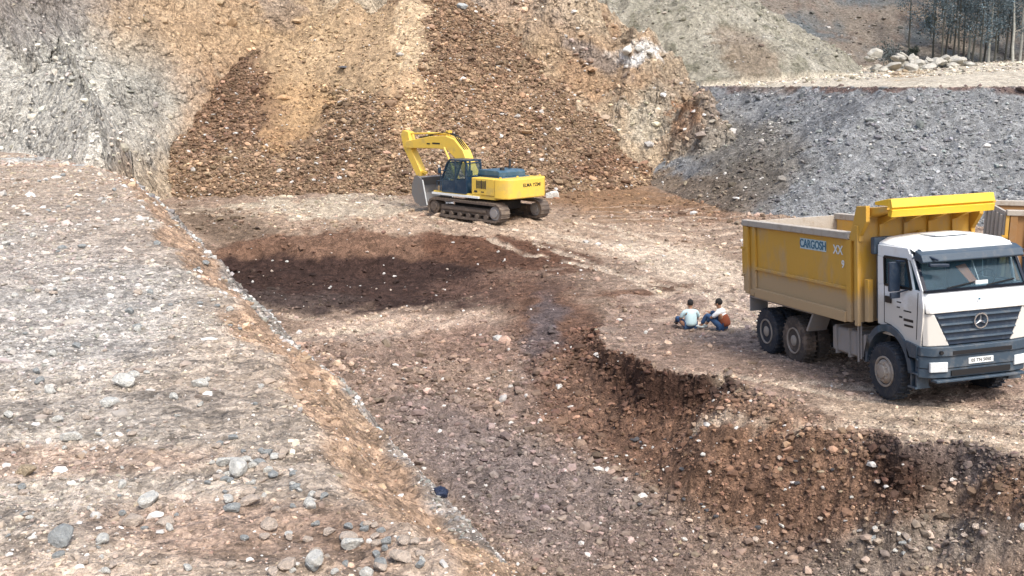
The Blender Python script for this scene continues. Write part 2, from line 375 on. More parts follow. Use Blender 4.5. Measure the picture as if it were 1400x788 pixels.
    # terrace in front
    di, _ = polydist(x, y, INNER); dc, _ = polydist(x, y, CREST)
    pz = plat0(y)
    if detail: pz = pz + fbm(x, y, 0 * x, .5, 5, .55) * .06 + ridged(x, y, 0 * x, 6, 4, .6) * .013
    di = di + (fbm(x, y, 0 * x, .9, 4, .6) * .16 if detail else 0)
    band = np.clip(di, 0, None)
    wdn = np.clip(band - np.maximum(dc, 0), 0, None)
    pz = pz - np.minimum(wdn * .60, .28 + .012 * np.maximum(y - 5, 0))
    if detail:
        pz = pz + (.035 * np.exp(-(dc / .12) ** 2) + ridged(x, y, 0 * x, 3.2, 4, .6) * .022 * sst(0, .2, di)) * sst(.3, -.2, dc)
    pz = pz - np.maximum(dc + (fbm(x, y, 0 * x, 2.5, 3) * .03 if detail else 0), 0) * 1.25
    m = pz > z
    z = np.where(m, pz, z); reg = np.where(m, 1, reg)
    return z, reg, dict(s=s, sc=sc, di=di, dc=dc, df=df, dh=dh, dw=dd)

# polar grid (finer near the camera and on the far slopes)
r = [.5]
while r[-1] < 190:
    q = r[-1]
    if q < 2.4: st = .12
    elif q < 36: st = q * .0037
    elif q < 52: st = .095
    elif q < 82: st = .08
    elif q < 110: st = .22
    else: st = q * .01
    r.append(q + st)
r = np.array(r)
az = np.concatenate([np.arange(-85, -29, 1.0), np.linspace(-29, 29, 800), np.arange(30, 86, 1.0)])
az = np.radians(az)
RR, AA = np.meshgrid(r, az, indexing='ij')
GX, GY = RR * np.sin(AA), RR * np.cos(AA)
GZ, GR, GF = terrain(GX, GY)
NR, NA = GX.shape
def ground_at(x, y):
    x = np.atleast_1d(np.asarray(x, float)); y = np.atleast_1d(np.asarray(y, float))
    rr = np.hypot(x, y); aa = np.arctan2(x, y)
    i = np.clip(np.searchsorted(r, rr) - 1, 0, NR - 2); j = np.clip(np.searchsorted(az, aa) - 1, 0, NA - 2)
    fi = np.clip((rr - r[i]) / (r[i + 1] - r[i]), 0, 1); fj = np.clip((aa - az[j]) / (az[j + 1] - az[j]), 0, 1)
    return (GZ[i, j] * (1 - fi) * (1 - fj) + GZ[i + 1, j] * fi * (1 - fj) + GZ[i, j + 1] * (1 - fi) * fj + GZ[i + 1, j + 1] * fi * fj), GR[i, j], (i, j)
def gz(x, y): return float(ground_at(x, y)[0][0])

# ------------------------------------------------------------------ earth colours (soil and rock albedo, with undercut shade and distance haze painted in)
def lin(c): c = np.array(c) / 255.; return np.where(c <= .04045, c / 12.92, ((c + .055) / 1.055) ** 2.4)
def A_(c, k=1.0):
    l = lin(c); g = l @ np.array([.3, .6, .1]); return (l * .70 + g * .30) * k
U, V = proj(GX, GY, GZ)
n1 = fbm(GX, GY, GZ, .25, 4); n2 = fbm(GX + 90, GY, GZ, 1.2, 4); n3 = fbm(GX + 30, GY + 9, GZ, .09, 3)
U2 = U + n2 * 16 + n1 * 14; V2 = V + n1 * 12 + n2 * 7
def flat(c): return np.broadcast_to(A_(c), GX.shape + (3,)).copy()
def mixc(col, c, w): w = np.clip(w, 0, 1)[..., None]; return col * (1 - w) + A_(c) * w
def blob(u, v, ru, rv, ang=0., hard=0.):
    ca, sa = math.cos(math.radians(ang)), math.sin(math.radians(ang))
    du, dv = U2 - u, V2 - v
    a = (du * ca + dv * sa) / ru; b_ = (-du * sa + dv * ca) / rv
    return sst(1.25 - .15 * hard, .55 + .33 * hard, np.sqrt(a * a + b_ * b_))
c_pit = flat((160, 132, 108))
for (u, v, ru, rv, an, c, w) in (
        (620, 310, 420, 30, 0, (178, 148, 118), .8), (420, 285, 190, 14, 0, (190, 172, 145), .9), (850, 335, 180, 28, 8, (178, 148, 118), .8),
        (850, 275, 150, 24, 5, (150, 108, 62), .9), (960, 300, 90, 14, 6, (142, 104, 72), .8), (930, 360, 110, 24, 14, (206, 182, 154), .9), (900, 345, 180, 8, 10, (215, 190, 160), .6),
        (300, 305, 90, 18, 10, (128, 106, 84), .7), (340, 330, 90, 24, 20, (116, 92, 70), .6),
        (520, 350, 250, 32, 0, (124, 86, 60), .9), (700, 350, 130, 22, 8, (104, 66, 42), .85), (640, 362, 120, 22, 0, (98, 64, 44), .8),
        (470, 385, 210, 40, 0, (70, 48, 40), 1), (560, 400, 150, 26, 0, (72, 50, 42), .9), (420, 415, 100, 14, 0, (82, 66, 60), .8), (700, 395, 120, 16, -4, (112, 80, 64), .7),
        (520, 446, 180, 15, -4, (206, 176, 148), .95), (450, 460, 120, 10, 0, (196, 172, 150), .7),
        (690, 470, 150, 34, 0, (142, 108, 90), .7), (560, 520, 170, 50, 20, (150, 122, 104), .7), (640, 620, 150, 60, 30, (136, 118, 112), .8), (760, 690, 190, 90, 20, (132, 116, 110), .8),
        (760, 440, 90, 50, 30, (112, 76, 54), .9), (740, 455, 26, 60, 10, (96, 88, 92), .75), (730, 540, 50, 60, 0, (120, 100, 94), .5), (880, 400, 90, 13, -4, (118, 82, 58), .9),
        (820, 540, 100, 90, 20, (124, 86, 62), .8), (980, 620, 180, 90, 30, (142, 102, 70), .9), (900, 600, 90, 60, 0, (118, 84, 62), .8), (1100, 640, 170, 80, 20, (144, 104, 72), .9), (1080, 700, 190, 60, 20, (130, 94, 68), .7),
        (860, 470, 40, 24, 30, (92, 58, 40), .9), (900, 530, 100, 40, 10, (82, 52, 38), .9), (960, 525, 60, 20, 0, (66, 46, 38), .9), (1240, 650, 40, 60, 0, (72, 48, 36), .9),  # dark tones paint in the shade of the scarp and the hole
        (1320, 635, 90, 34, 8, (118, 104, 98), .9), (1380, 700, 90, 40, -20, (128, 92, 62), .8), (1250, 760, 170, 40, -10, (140, 126, 112), .8), (1090, 762, 90, 26, 0, (120, 96, 80), .6), (900, 750, 110, 40, 0, (126, 104, 92), .6)):
    c_pit = mixc(c_pit, c, blob(u, v, ru, rv, an, 1. if v in (385, 350, 362) else 0.) * w)
TK = tracks(GX, GY)
inb = (GF['s'] < 0) & (GY < 33)
c_b = flat((164, 134, 112)); c_b = mixc(c_b, (182, 158, 138), sst(-.3, .7, n1)); c_b = mixc(c_b, (186, 160, 130), blob(1300, 590, 200, 40, 12)); c_b = mixc(c_b, (118, 92, 76), sst(.2, 1, n2) * .6)
c_b = mixc(c_b, (150, 118, 96), blob(900, 440, 80, 40) * .7); c_b = mixc(c_b, (205, 180, 152), blob(985, 385, 70, 16, 10) * .8)
c_pit = np.where(inb[..., None], c_b, c_pit)
c_pit = mixc(c_pit, (86, 58, 42), np.exp(-((GF['s'] - .25) / .25) ** 2) * np.minimum(GF['sc'] * 1.2, 1) * .65 * (GY < 30))  # darkens soil along the scarp, undercut shade put into the colour
str_ = np.sin((GY - .42 * GX) * 3.1 + n1 * 4) * sst(26, 31, GY) * sst(62, 50, GY) * sst(1.5, 5, GX)
c_pit = mixc(c_pit, (214, 188, 158), sst(.55, 1, str_) * .45)
c_pit = mixc(c_pit, (216, 192, 162), TK * .65 * sst(-.8, .2, n2))
c_pl = flat((194, 170, 144)); c_pl = mixc(c_pl, (194, 186, 172), sst(-.1, .6, n1) * .6); c_pl = mixc(c_pl, (194, 160, 134), sst(-.1, .7, n3 + .3 * n2) * .75); c_pl = mixc(c_pl, (150, 138, 126), sst(.2, .9, -n2) * .5)
for (u, v, ru, rv, an, c, w) in ((80, 640, 260, 26, -3, (190, 154, 126), .7), (330, 725, 200, 45, 0, (182, 144, 116), .7), (480, 740, 80, 50, 30, (168, 132, 104), .6), (80, 420, 200, 120, 0, (184, 182, 178), .5), (90, 300, 120, 50, 0, (178, 160, 142), .5), (120, 214, 200, 8, 0, (196, 204, 202), .7)):
    c_pl = mixc(c_pl, c, blob(u, v, ru, rv, an) * w)
bandm = sst(-.02, .12, GF['di'] + n2 * .05)
c_pl = mixc(c_pl, (184, 146, 110), bandm * .95); c_pl = mixc(c_pl, (198, 162, 124), bandm * sst(0, .8, n2) * .6); c_pl = mixc(c_pl, (132, 92, 62), bandm * sst(.3, .9, n1) * .5)
c_pl = mixc(c_pl, (172, 166, 158), sst(-.12, -.03, GF['dc'] - .12 * n2) * .65)
c_pl = mixc(c_pl, (140, 132, 126), sst(.02, .3, GF['dc']) * .8)
c_w = flat((192, 166, 130)); c_w = mixc(c_w, (192, 142, 88), sst(.1, .9, n1 + n3) * .65); c_w = mixc(c_w, (206, 186, 156), sst(.1, .9, n2) * .55); c_w = mixc(c_w, (120, 96, 76), sst(.25, 1, -n2 + .3 * n1) * .6)
for (u, v, ru, rv, an, c, w) in ((70, 130, 190, 140, 0, (196, 192, 180), .95), (40, 20, 190, 50, 0, (150, 142, 136), .7), (120, 90, 80, 60, 0, (198, 194, 180), .7), (250, 40, 130, 60, 0, (196, 160, 112), .7), (200, 110, 50, 60, 0, (150, 146, 134), .5),
        (430, 70, 110, 80, 20, (186, 150, 98), .8), (500, 20, 70, 60, 0, (196, 180, 152), .5), (700, 20, 90, 40, 0, (196, 168, 140), .6), (800, 90, 120, 50, 20, (180, 140, 96), .7), (730, 75, 60, 40, 20, (204, 172, 128), .5),
        (870, 72, 40, 12, -8, (226, 226, 224), .85), (810, 78, 50, 16, 30, (140, 128, 122), .7), (900, 160, 50, 45, 0, (196, 184, 158), .7), (985, 140, 24, 34, 20, (112, 112, 116), .8), (950, 130, 60, 60, 0, (156, 134, 108), .6), (940, 170, 20, 30, 30, (176, 120, 66), .7), (980, 215, 60, 50, 0, (146, 142, 132), .8),
        (640, 15, 20, 14, 0, (110, 120, 130), .6), (930, 20, 60, 40, 30, (178, 170, 146), .6), (380, 10, 30, 30, 0, (140, 120, 110), .5)):
    c_w = mixc(c_w, c, blob(u, v, ru, rv, an) * w)
c_p = flat((142, 112, 80)); c_p = mixc(c_p, (166, 134, 96), sst(0, .9, n1) * .6); c_p = mixc(c_p, (112, 78, 50), sst(0, .9, -n2) * .5)
for (u, v, ru, rv, an, c, w) in ((402, 140, 48, 56, 70, (176, 138, 86), .9), (400, 50, 56, 70, 10, (184, 150, 102), .75), (480, 60, 95, 74, 10, (184, 152, 106), .7), (380, 190, 30, 24, 0, (168, 128, 78), .9), (562, 80, 24, 120, 0, (200, 170, 126), .9), (560, 150, 40, 60, 0, (180, 140, 92), .6),
        (600, 40, 26, 80, 8, (146, 112, 78), .6), (300, 130, 80, 70, 0, (124, 90, 62), .6), (640, 150, 70, 70, 0, (158, 122, 84), .5), (620, 225, 60, 30, 0, (160, 130, 98), .6), (830, 230, 60, 20, 0, (124, 86, 56), .6)):
    c_p = mixc(c_p, c, blob(u, v, ru, rv, an, .6) * w)
c_f = flat((142, 145, 148)); c_f = mixc(c_f, (162, 165, 167), sst(0, .9, n2) * .7); c_f = mixc(c_f, (116, 120, 127), sst(.1, .9, -n1) * .6)
for (u, v, ru, rv, an, c, w) in ((1020, 215, 90, 60, 0, (128, 120, 108), .8), (960, 265, 90, 30, 12, (140, 120, 98), .9), (1200, 119, 280, 7, 1, (124, 92, 80), .85), (1060, 120, 60, 12, 0, (134, 116, 104), .7), (1020, 250, 60, 40, 0, (110, 98, 84), .6), (900, 245, 40, 14, 0, (150, 124, 92), .6)):
    c_f = mixc(c_f, c, blob(u, v, ru, rv, an) * w)
c_r = flat((222, 208, 182)); c_r = mixc(c_r, (196, 180, 152), sst(.1, .9, n2) * .6); c_r = mixc(c_r, (200, 164, 110), blob(1235, 101, 40, 5) * .7)
c_h = flat((168, 162, 142)); c_h = mixc(c_h, (196, 190, 172), sst(0, .9, n1) * .7); c_h = mixc(c_h, (118, 116, 92), sst(.1, .9, n2) * .7)
c_h = mixc(c_h, (140, 112, 84), blob(1020, 75, 50, 30, 20) * .6)
c_v = flat((122, 110, 96)); c_v = mixc(c_v, (92, 98, 100), sst(-.2, .8, n1)); c_v = mixc(c_v, (112, 92, 78), sst(.2, .9, n2) * .6)  # wooded slope lightened in colour, standing in for distance haze
c_pl = c_pl * .76; c_r = c_r * .68; c_h = c_h * .70; c_w = c_w * .92; c_p = c_p * .92; c_pit = c_pit * .82; c_f = c_f * .74
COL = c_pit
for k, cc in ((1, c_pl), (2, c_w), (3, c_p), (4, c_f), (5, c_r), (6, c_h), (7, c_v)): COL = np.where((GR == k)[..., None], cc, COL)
COL = np.clip(COL, .005, .9)

def np_mesh(name, verts, faces, col=None, smooth=True):
    me = bpy.data.meshes.new(name); nv, nf, k = len(verts), len(faces), faces.shape[1]
    me.vertices.add(nv); me.vertices.foreach_set('co', np.ascontiguousarray(verts, np.float32).ravel())
    me.loops.add(nf * k); me.loops.foreach_set('vertex_index', np.ascontiguousarray(faces, np.int32).ravel())
    me.polygons.add(nf); me.polygons.foreach_set('loop_start', np.arange(0, nf * k, k, dtype=np.int32)); me.polygons.foreach_set('loop_total', np.full(nf, k, np.int32))
    me.polygons.foreach_set('use_smooth', np.full(nf, smooth, bool))
    if col is not None:
        a = me.color_attributes.new('Col', 'FLOAT_COLOR', 'POINT')
        a.data.foreach_set('color', np.concatenate([col, np.ones((nv, 1))], 1).astype(np.float32).ravel())
    me.update(calc_edges=True); me.validate()
    return me
GM = ground_mat('earth'); GMR = ground_mat('rock_face', 1.0)
idx = np.arange(NR * NA).reshape(NR, NA)
Q = np.stack([idx[:-1, :-1], idx[:-1, 1:], idx[1:, 1:], idx[1:, :-1]], -1).reshape(-1, 4)[:, ::-1]
QR = GR[:-1, :-1].reshape(-1)
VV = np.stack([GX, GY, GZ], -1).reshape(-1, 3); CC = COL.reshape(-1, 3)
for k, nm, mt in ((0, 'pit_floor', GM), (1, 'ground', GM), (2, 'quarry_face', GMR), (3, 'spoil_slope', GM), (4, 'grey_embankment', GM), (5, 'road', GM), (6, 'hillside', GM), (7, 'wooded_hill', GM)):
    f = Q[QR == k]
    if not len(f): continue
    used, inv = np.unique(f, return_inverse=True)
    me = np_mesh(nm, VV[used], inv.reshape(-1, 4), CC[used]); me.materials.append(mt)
    o = bpy.data.objects.new(nm, me); C.objects.link(o); o['kind'] = 'structure'

# ------------------------------------------------------------------ loose rock (uncountable gravel and rubble)
def ico(sub):
    bm = bmesh.new(); bmesh.ops.create_icosphere(bm, subdivisions=sub, radius=1.0)
    v = np.array([a.co[:] for a in bm.verts]); f = np.array([[b_.index for b_ in a.verts] for a in bm.faces]); bm.free(); return v, f
IV, IF = ico(1)
def scatter(name, pts, size, cols, flatz=.65, mat=None, sink=.3):
    n = len(pts); nv = len(IV)
    v = np.repeat(IV[None], n, 0) * (1 + rng.normal(0, .2, (n, nv, 1))).clip(.5, 1.5)
    sc = np.stack([rng.uniform(.7, 1.35, n), rng.uniform(.55, 1.1, n), rng.uniform(.45, 1.0, n) * flatz / .65 * .8], -1)
    v = v * sc[:, None, :] * size[:, None, None]
    e = rng.uniform(-.7, .7, (n, 2)); a = rng.uniform(0, 6.283, n)
    cx, sx = np.cos(e[:, 0])[:, None], np.sin(e[:, 0])[:, None]
    y, z = v[..., 1] * cx - v[..., 2] * sx, v[..., 1] * sx + v[..., 2] * cx
    ca, sa = np.cos(a)[:, None], np.sin(a)[:, None]
    x2, y2 = v[..., 0] * ca - y * sa, v[..., 0] * sa + y * ca
    v = np.stack([x2, y2, z], -1) + pts[:, None, :]
    v[..., 2] += (size * (.5 - sink))[:, None]
    f = (IF[None] + (np.arange(n) * nv)[:, None, None]).reshape(-1, 3)
    c = np.repeat(cols[:, None], nv, 1).reshape(-1, 3)
    me = np_mesh(name, v.reshape(-1, 3), f, np.clip(c, .005, .9), smooth=False); me.materials.append(mat)
    o = bpy.data.objects.new(name, me); C.objects.link(o); return o
RM = rock_mat('loose_rock')
def sample(n, rmin, rmax, regs, amin=-28.5, amax=28.5, power=1.0, cond=None):
    """points spread log-evenly with distance"""
    out = []; tot = 0
    while tot < n:
        k = n * 3
        q = rmin * (rmax / rmin) ** rng.random(k) if power == 1 else rmin + (rmax - rmin) * rng.random(k)
        a = np.radians(rng.uniform(amin, amax, k)); x, y = q * np.sin(a), q * np.cos(a)
        z, rg, ij = ground_at(x, y); m = np.isin(rg, regs)
        if cond is not None: m &= cond(x, y, z, ij)
        out.append((np.stack([x, y, z], -1)[m], COL[ij[0], ij[1]][m], ij[0][m], ij[1][m])); tot += m.sum()
        if len(out) > 40: break
    P = np.concatenate([o[0] for o in out])[:n]; K = np.concatenate([o[1] for o in out])[:n]
    return P, K, np.concatenate([o[2] for o in out])[:n], np.concatenate([o[3] for o in out])[:n]
def vary(K, amt=.35, pale=.12):
    n = len(K); c = K * np.exp(rng.normal(0, amt, (n, 1))) * np.exp(rng.normal(0, .025, (n, 3)))
    g = rng.random(n) < pale
    c[g] = (.40 + .25 * rng.random((g.sum(), 1))) * np.array([1, .96, .91])
    return c
def lognorm(n, med, sg, lo, hi): return np.clip(med * np.exp(rng.normal(0, sg, n)), lo, hi)
clump = lambda x, y, z, ij: rng.random(len(x)) < .25 + .75 * sst(-.35, .45, n2[ij] * .6 + n1[ij] * .5)
P, K, _, _ = sample(42000, 2.6, 46, [1], cond=clump); d = np.hypot(P[:, 0], P[:, 1])
tag(scatter('gravel', P, lognorm(len(P), 1, .5, .4, 3.2) * (.0011 * d ** .95), vary(K, .26, .07), mat=RM), 'small loose gravel strewn over the grey terrace', 'gravel', kind='stuff')
P, K, gi, gj = sample(4200, 2.6, 32, [1], cond=lambda x, y, z, ij: (GF['dc'][ij] > -.10 + .10 * n2[ij] * 1.6 - .08 * n1[ij]) & (GF['dc'][ij] < .10) & (rng.random(len(x)) < .3 + sst(-.2, .4, n1[ij]))); d = np.hypot(P[:, 0], P[:, 1])
P2, K2, _, _ = sample(1500, 2.6, 40, [1], cond=clump); d2 = np.hypot(P2[:, 0], P2[:, 1])
tag(scatter('gravel', P2, lognorm(len(P2), 1, .4, .5, 2.2) * (.0034 * d2 ** .95), vary(K2 * 1.15, .25, .25), mat=RM, sink=.45), 'half buried stones set in the terrace gravel', 'gravel', kind='stuff')
tag(scatter('gravel', P, lognorm(len(P), 1, .55, .4, 3.5) * (.0013 * d ** .95), vary(np.full_like(K, .25) * np.array([1, .96, .90]), .3, .25), mat=RM), 'line of grey gravel along the crest of the terrace', 'gravel', kind='stuff')
P, K, _, _ = sample(27000, 13.5, 60, [0], cond=clump); d = np.hypot(P[:, 0], P[:, 1])
s_in = GF['s'][_ * 0, _ * 0] if False else None
tag(scatter('gravel', P, lognorm(len(P), 1, .65, .4, 5) * (.0008 * d), vary(K, .32, .025), mat=RM), 'loose stones and clods over the brown pit floor', 'gravel', kind='stuff')
P, K, gi, gj = sample(17000, 13.5, 30, [0], cond=lambda x, y, z, ij: (GF['s'][ij] > .1) & clump(x, y, z, ij)); d = np.hypot(P[:, 0], P[:, 1])
tag(scatter('rubble', P, lognorm(len(P), 1, .7, .4, 5.5) * (.0011 * d), vary(K, .38, .03), mat=RM), 'clods and stones on the dug bank below the truck', 'rubble', kind='stuff')
P, K, _, _ = sample(1800, 14, 30, [0], cond=lambda x, y, z, ij: (GF['s'][ij] > -.02) & (GF['s'][ij] < .55) & (GF['sc'][ij] > .12)); d = np.hypot(P[:, 0], P[:, 1])
tag(scatter('rubble', P, lognorm(len(P), 1, .5, .5, 3) * (.0015 * d), vary(K, .35, .02), mat=RM, sink=.2), 'crumbling clods on the undercut edge below the truck', 'rubble', kind='stuff')
def pile_cond(x, y, z, ij):
    u, v = proj(x, y, z); u = u + n2[ij] * 14
    fines = (((u - 402) / 46) ** 2 + ((v - 150) / 55) ** 2 < 1) | ((u > 350) & (u < 555) & (v < 95 + .2 * (u - 350))) | (np.abs(u - 565) < 18) & (v < 120)
    return ~fines | (rng.random(len(x)) < .10)
P, K, _, _ = sample(62000, 54, 80, [3], amin=-24, amax=10, power=0, cond=pile_cond)
tag(scatter('rubble', P, lognorm(len(P), .058, .5, .03, .35), vary(K * 1.0, .38, .025), mat=RM, sink=.15), 'brown broken rock covering the spoil slope', 'rubble', kind='stuff')
P, K, _, _ = sample(6500, 38, 80, [2], power=0, cond=lambda x, y, z, ij: ((x > -14) | (rng.random(len(x)) < .25)) & clump(x, y, z, ij))
tag(scatter('rubble', P, lognorm(len(P), .05, .7, .025, .45), vary(K, .3, .04), mat=RM, sink=.25), 'loose rock caught on the tan quarry face', 'rubble', kind='stuff')
P, K, _, _ = sample(13000, 44, 80, [4], power=0, amin=5, cond=clump)
tag(scatter('rubble', P, lognorm(len(P), .032, .65, .02, .25), vary(K * 1.05, .28, .04), mat=RM, sink=.2), 'grey stones on the blue grey embankment', 'rubble', kind='stuff')
P, K, _, _ = sample(6000, 74, 125, [5, 6, 7], power=0, amin=5)
tag(scatter('rubble', P, lognorm(len(P), .06, .6, .03, .3), vary(K, .35, .05), mat=RM, sink=.2), 'stones on the hillside and beside the far road', 'rubble', kind='stuff')

# ------------------------------------------------------------------ single stones
SV, SF = ico(3)
def stone_mesh(name, seed, mat):
    g = np.random.default_rng(seed); v = SV.copy()
    for _ in range(int(g.integers(9, 14))):            # cut flat facets
        nrm = g.normal(0, 1, 3); nrm /= np.linalg.norm(nrm); dd = g.uniform(.55, .85)
        h = v @ nrm - dd; v = v - np.outer(np.maximum(h, 0) * .92, nrm)
    v = v * (1 + .05 * fbm(v[:, 0] + seed, v[:, 1], v[:, 2], 2.5, 3))[:, None]
    v = v * np.array([1.1, g.uniform(.7, .95), g.uniform(.5, .7)])
    me = np_mesh(name, v, SF, None, smooth=False); me.materials.append(mat); return me
SC = dict(pale=(.80, .79, .74), grey=(.42, .44, .44), warm=(.66, .55, .46), dark=(.12, .12, .13), tan=(.50, .40, .28))
SM = {k: stone_mat(k + '_stone', c) for k, c in SC.items()}
SME = {k: [stone_mesh('stone', 31 * i + hash_, SM[k]) for i in range(5)] for hash_, k in enumerate(SC)}
def stone(u, v, wpx, kind, label, reg=1, group=None, name='stone', cat='stone', var=None, squash=1.0):
    # march the view ray to the ground to find where this stone lies
    a, b_ = (u - 700) / FPX, (394 - v) / FPX; dx, dy, dz = a, CP + b_ * SP, -SP + b_ * CP
    t = np.linspace(2.5, 120, 6000); z, rg, _ = ground_at(dx * t, dy * t); hit = np.argmax(CAMZ + dz * t < z); t = t[hit]
    x, y = dx * t, dy * t; rad = wpx / 2 / FPX * t
    o = bpy.data.objects.new(name, SME[kind][random.randrange(5) if var is None else var]); C.objects.link(o)
    o.location = (x, y, gz(x, y) + rad * .36); o.scale = (rad, rad, rad * squash * random.uniform(.85, 1.15)); o.rotation_euler = (random.uniform(-.2, .2), random.uniform(-.2, .2), random.uniform(0, 6.28))
    return tag(o, label, cat, group)
for u, v, w, k, l in ((86, 745, 46, 'grey', 'large pale grey boulder near the lower left corner of the terrace'),
        (98, 602, 26, 'pale', 'rounded white stone on grey gravel left of centre terrace'), (34, 650, 26, 'tan', 'upright tan stone at the left edge of the terrace'),
        (170, 528, 32, 'pale', 'pale flat stone with dark underside high on the left terrace'), (274, 530, 20, 'pale', 'small white stone right of the dark edged flat one'),
        (325, 648, 34, 'pale', 'pale wedge shaped stone at the head of the rubble patch'), (340, 690, 30, 'warm', 'pinkish pointed stone touching a round grey one'),
        (318, 700, 24, 'grey', 'round blue grey stone beside the pinkish pointed one'), (204, 690, 32, 'pale', 'long low white stone above the two upright pinkish ones'),
        (226, 718, 24, 'warm', 'leaning pinkish stone right of the long white one'), (482, 750, 28, 'pale', 'bright white stone in the rubble at the bottom of the terrace'),
        (516, 746, 18, 'warm', 'small brown stone right of the bright white one'), (430, 770, 34, 'pale', 'broad pale slab at the bottom edge of the terrace'),
        (182, 718, 30, 'warm', 'low pinkish stone left of the leaning one'), (150, 556, 26, 'pale', 'thin white stone lying below the dark edged flat one'),
        (68, 538, 20, 'pale', 'oval white stone far left on the terrace'), (395, 778, 26, 'warm', 'brown stone left of the broad pale slab'), (140, 740, 22, 'pale', 'small white stone right of the large grey boulder'),
        (334, 740, 14, 'grey', 'lone little grey stone on bare pink soil'), (66, 568, 16, 'warm', 'dull stone in the gravel above the rounded white one')):
    stone(u, v, w * 1.12, k, l)
HUE = dict(pale='whitish', grey='blue grey', warm='pinkish brown', dark='blackish', tan='tan')
def loose(u, v, w, kind, lab, grp, um, vm):
    o = stone(u, v, w, kind, lab, group=grp)
    side = ('upper ' if v < vm else 'lower ') + ('left' if u < um else 'right')
    o['label'] = HUE[kind] + ' ' + lab + ', ' + side + ' part'
    o['group'] = HUE[kind] + ' ' + grp + ', ' + side
zones = [((0, 240, 330, 420, 400, 500), 1, 42, 5, 11, ('pale', 'grey', 'warm'), 'small stone lying loose on the far terrace gravel', 'stones on the far terrace'),
         ((0, 400, 380, 640, 0, 0), 1, 46, 6, 14, ('pale', 'grey', 'warm', 'pale'), 'small stone lying loose on the middle of the terrace', 'stones on the middle terrace'),
         ((290, 600, 470, 700, 0, 0), 1, 55, 8, 20, ('warm', 'pale', 'grey'), 'angular stone in the rubble patch beside the tan slope', 'stones of the rubble patch'),
         ((360, 720, 600, 788, 0, 0), 1, 40, 10, 28, ('warm', 'pale', 'warm', 'grey'), 'angular stone heaped at the bottom edge of the terrace', 'stones along the terrace bottom'),
         ((0, 640, 330, 788, 0, 0), 1, 34, 6, 16, ('warm', 'pale', 'grey'), 'small stone on the near left of the terrace', 'stones on the near terrace')]
for (u0, v0, u1, v1, _a, _b), rg, n, s0, s1, ks, lab, grp in zones:
    k = 0; tries = 0
    while k < n and tries < 2000:
        tries += 1
        u, v = random.uniform(u0, u1), random.uniform(v0, v1)
        if grp.startswith('stones of') and u > 340 + (v - 600) * .9 + 30: continue
        if u > 165 + (v - 225) * .93 - 10: continue
        loose(u, v, (s0 + (s1 - s0) * random.random() ** 2) * 1.25, random.choice(ks), lab, grp, (u0 + u1) / 2, (v0 + v1) / 2); k += 1
for i in range(70):
    u = random.uniform(860, 1200); v = random.uniform(590, 770)
    loose(u, v, random.uniform(5, 12), random.choice(('warm', 'pale', 'tan', 'dark')), 'stone lying on the brown bank below the truck', 'stones on the brown bank', 1030, 680)
for i in range(30):
    u = random.uniform(830, 1180); v = random.uniform(430, 560)
    if v > 440 + (u - 830) * .33: continue
    loose(u, v, random.uniform(4, 9), random.choice(('warm', 'pale')), 'small stone on the trodden ground near the truck', 'stones near the truck', 1000, 500)
for i in range(18):
    u = random.uniform(340, 690); v = random.uniform(345, 425)
    loose(u, v, random.uniform(3, 6), random.choice(('pale', 'warm', 'warm')), 'small stone in the dark damp hollow', 'stones in the dark hollow', 515, 385)
for i in range(22):
    loose(random.uniform(1120, 1400), random.uniform(700, 785), random.uniform(6, 14), random.choice(('pale', 'grey', 'warm')), 'stone in the grey rubble below the dark hole', 'stones at the lower right', 1260, 740)
# boulders piled beside the far road
BM_ = [stone_mesh('boulder', 900 + i, stone_mat('limestone_boulder', (.46, .44, .39))) for i in range(6)]
for i in range(84):
    t = random.random(); x = 28.6 + 8.2 * t + random.uniform(-.3, .3); y = 83.5 + random.uniform(-1.6, 1.6) + 1.0 * t
    lvl = random.random() * (1.45 - 1.15 * t) if i > 40 else 0
    o = bpy.data.objects.new('boulder', BM_[i % 6]); C.objects.link(o); sz = random.uniform(.3, .62) * (1.1 - .3 * t)
    o.location = (x, y + lvl * .4, gz(x, y) + sz * .3 + lvl); o.scale = (sz * 1.25, sz, sz); o.rotation_euler = [random.uniform(-.5, .5), random.uniform(-.5, .5), random.uniform(0, 6.28)]
    tag(o, 'pale limestone boulder ' + ('up on' if lvl > .35 else 'at the foot of') + ' the ' + ('left end' if t < .33 else 'middle' if t < .66 else 'right end') + ' of the far heap', 'boulder', 'boulders of the far heap, %s %s' % ('upper' if lvl > .35 else 'lower', 'left' if t < .33 else 'middle' if t < .66 else 'right'))
o = stone(756, 271, 20, 'pale', 'pale squared block on the muddy floor behind the excavator', name='stone_block', cat='block', squash=1.3)
for i, (u, v, w) in enumerate(((858, 74, 20), (874, 70, 16), (888, 74, 14))):
    stone(u, v, w, 'pale', 'white rock jutting from the tan quarry face', group='white rocks on the quarry face')
stone(632, 12, 16, 'grey', 'blue grey rock at the top of the quarry face beside the chute', name='rock', cat='rock')
stone(470, 95, 15, 'dark', 'dark slab sticking out of the sandy slope', name='rock', cat='rock', squash=.4)
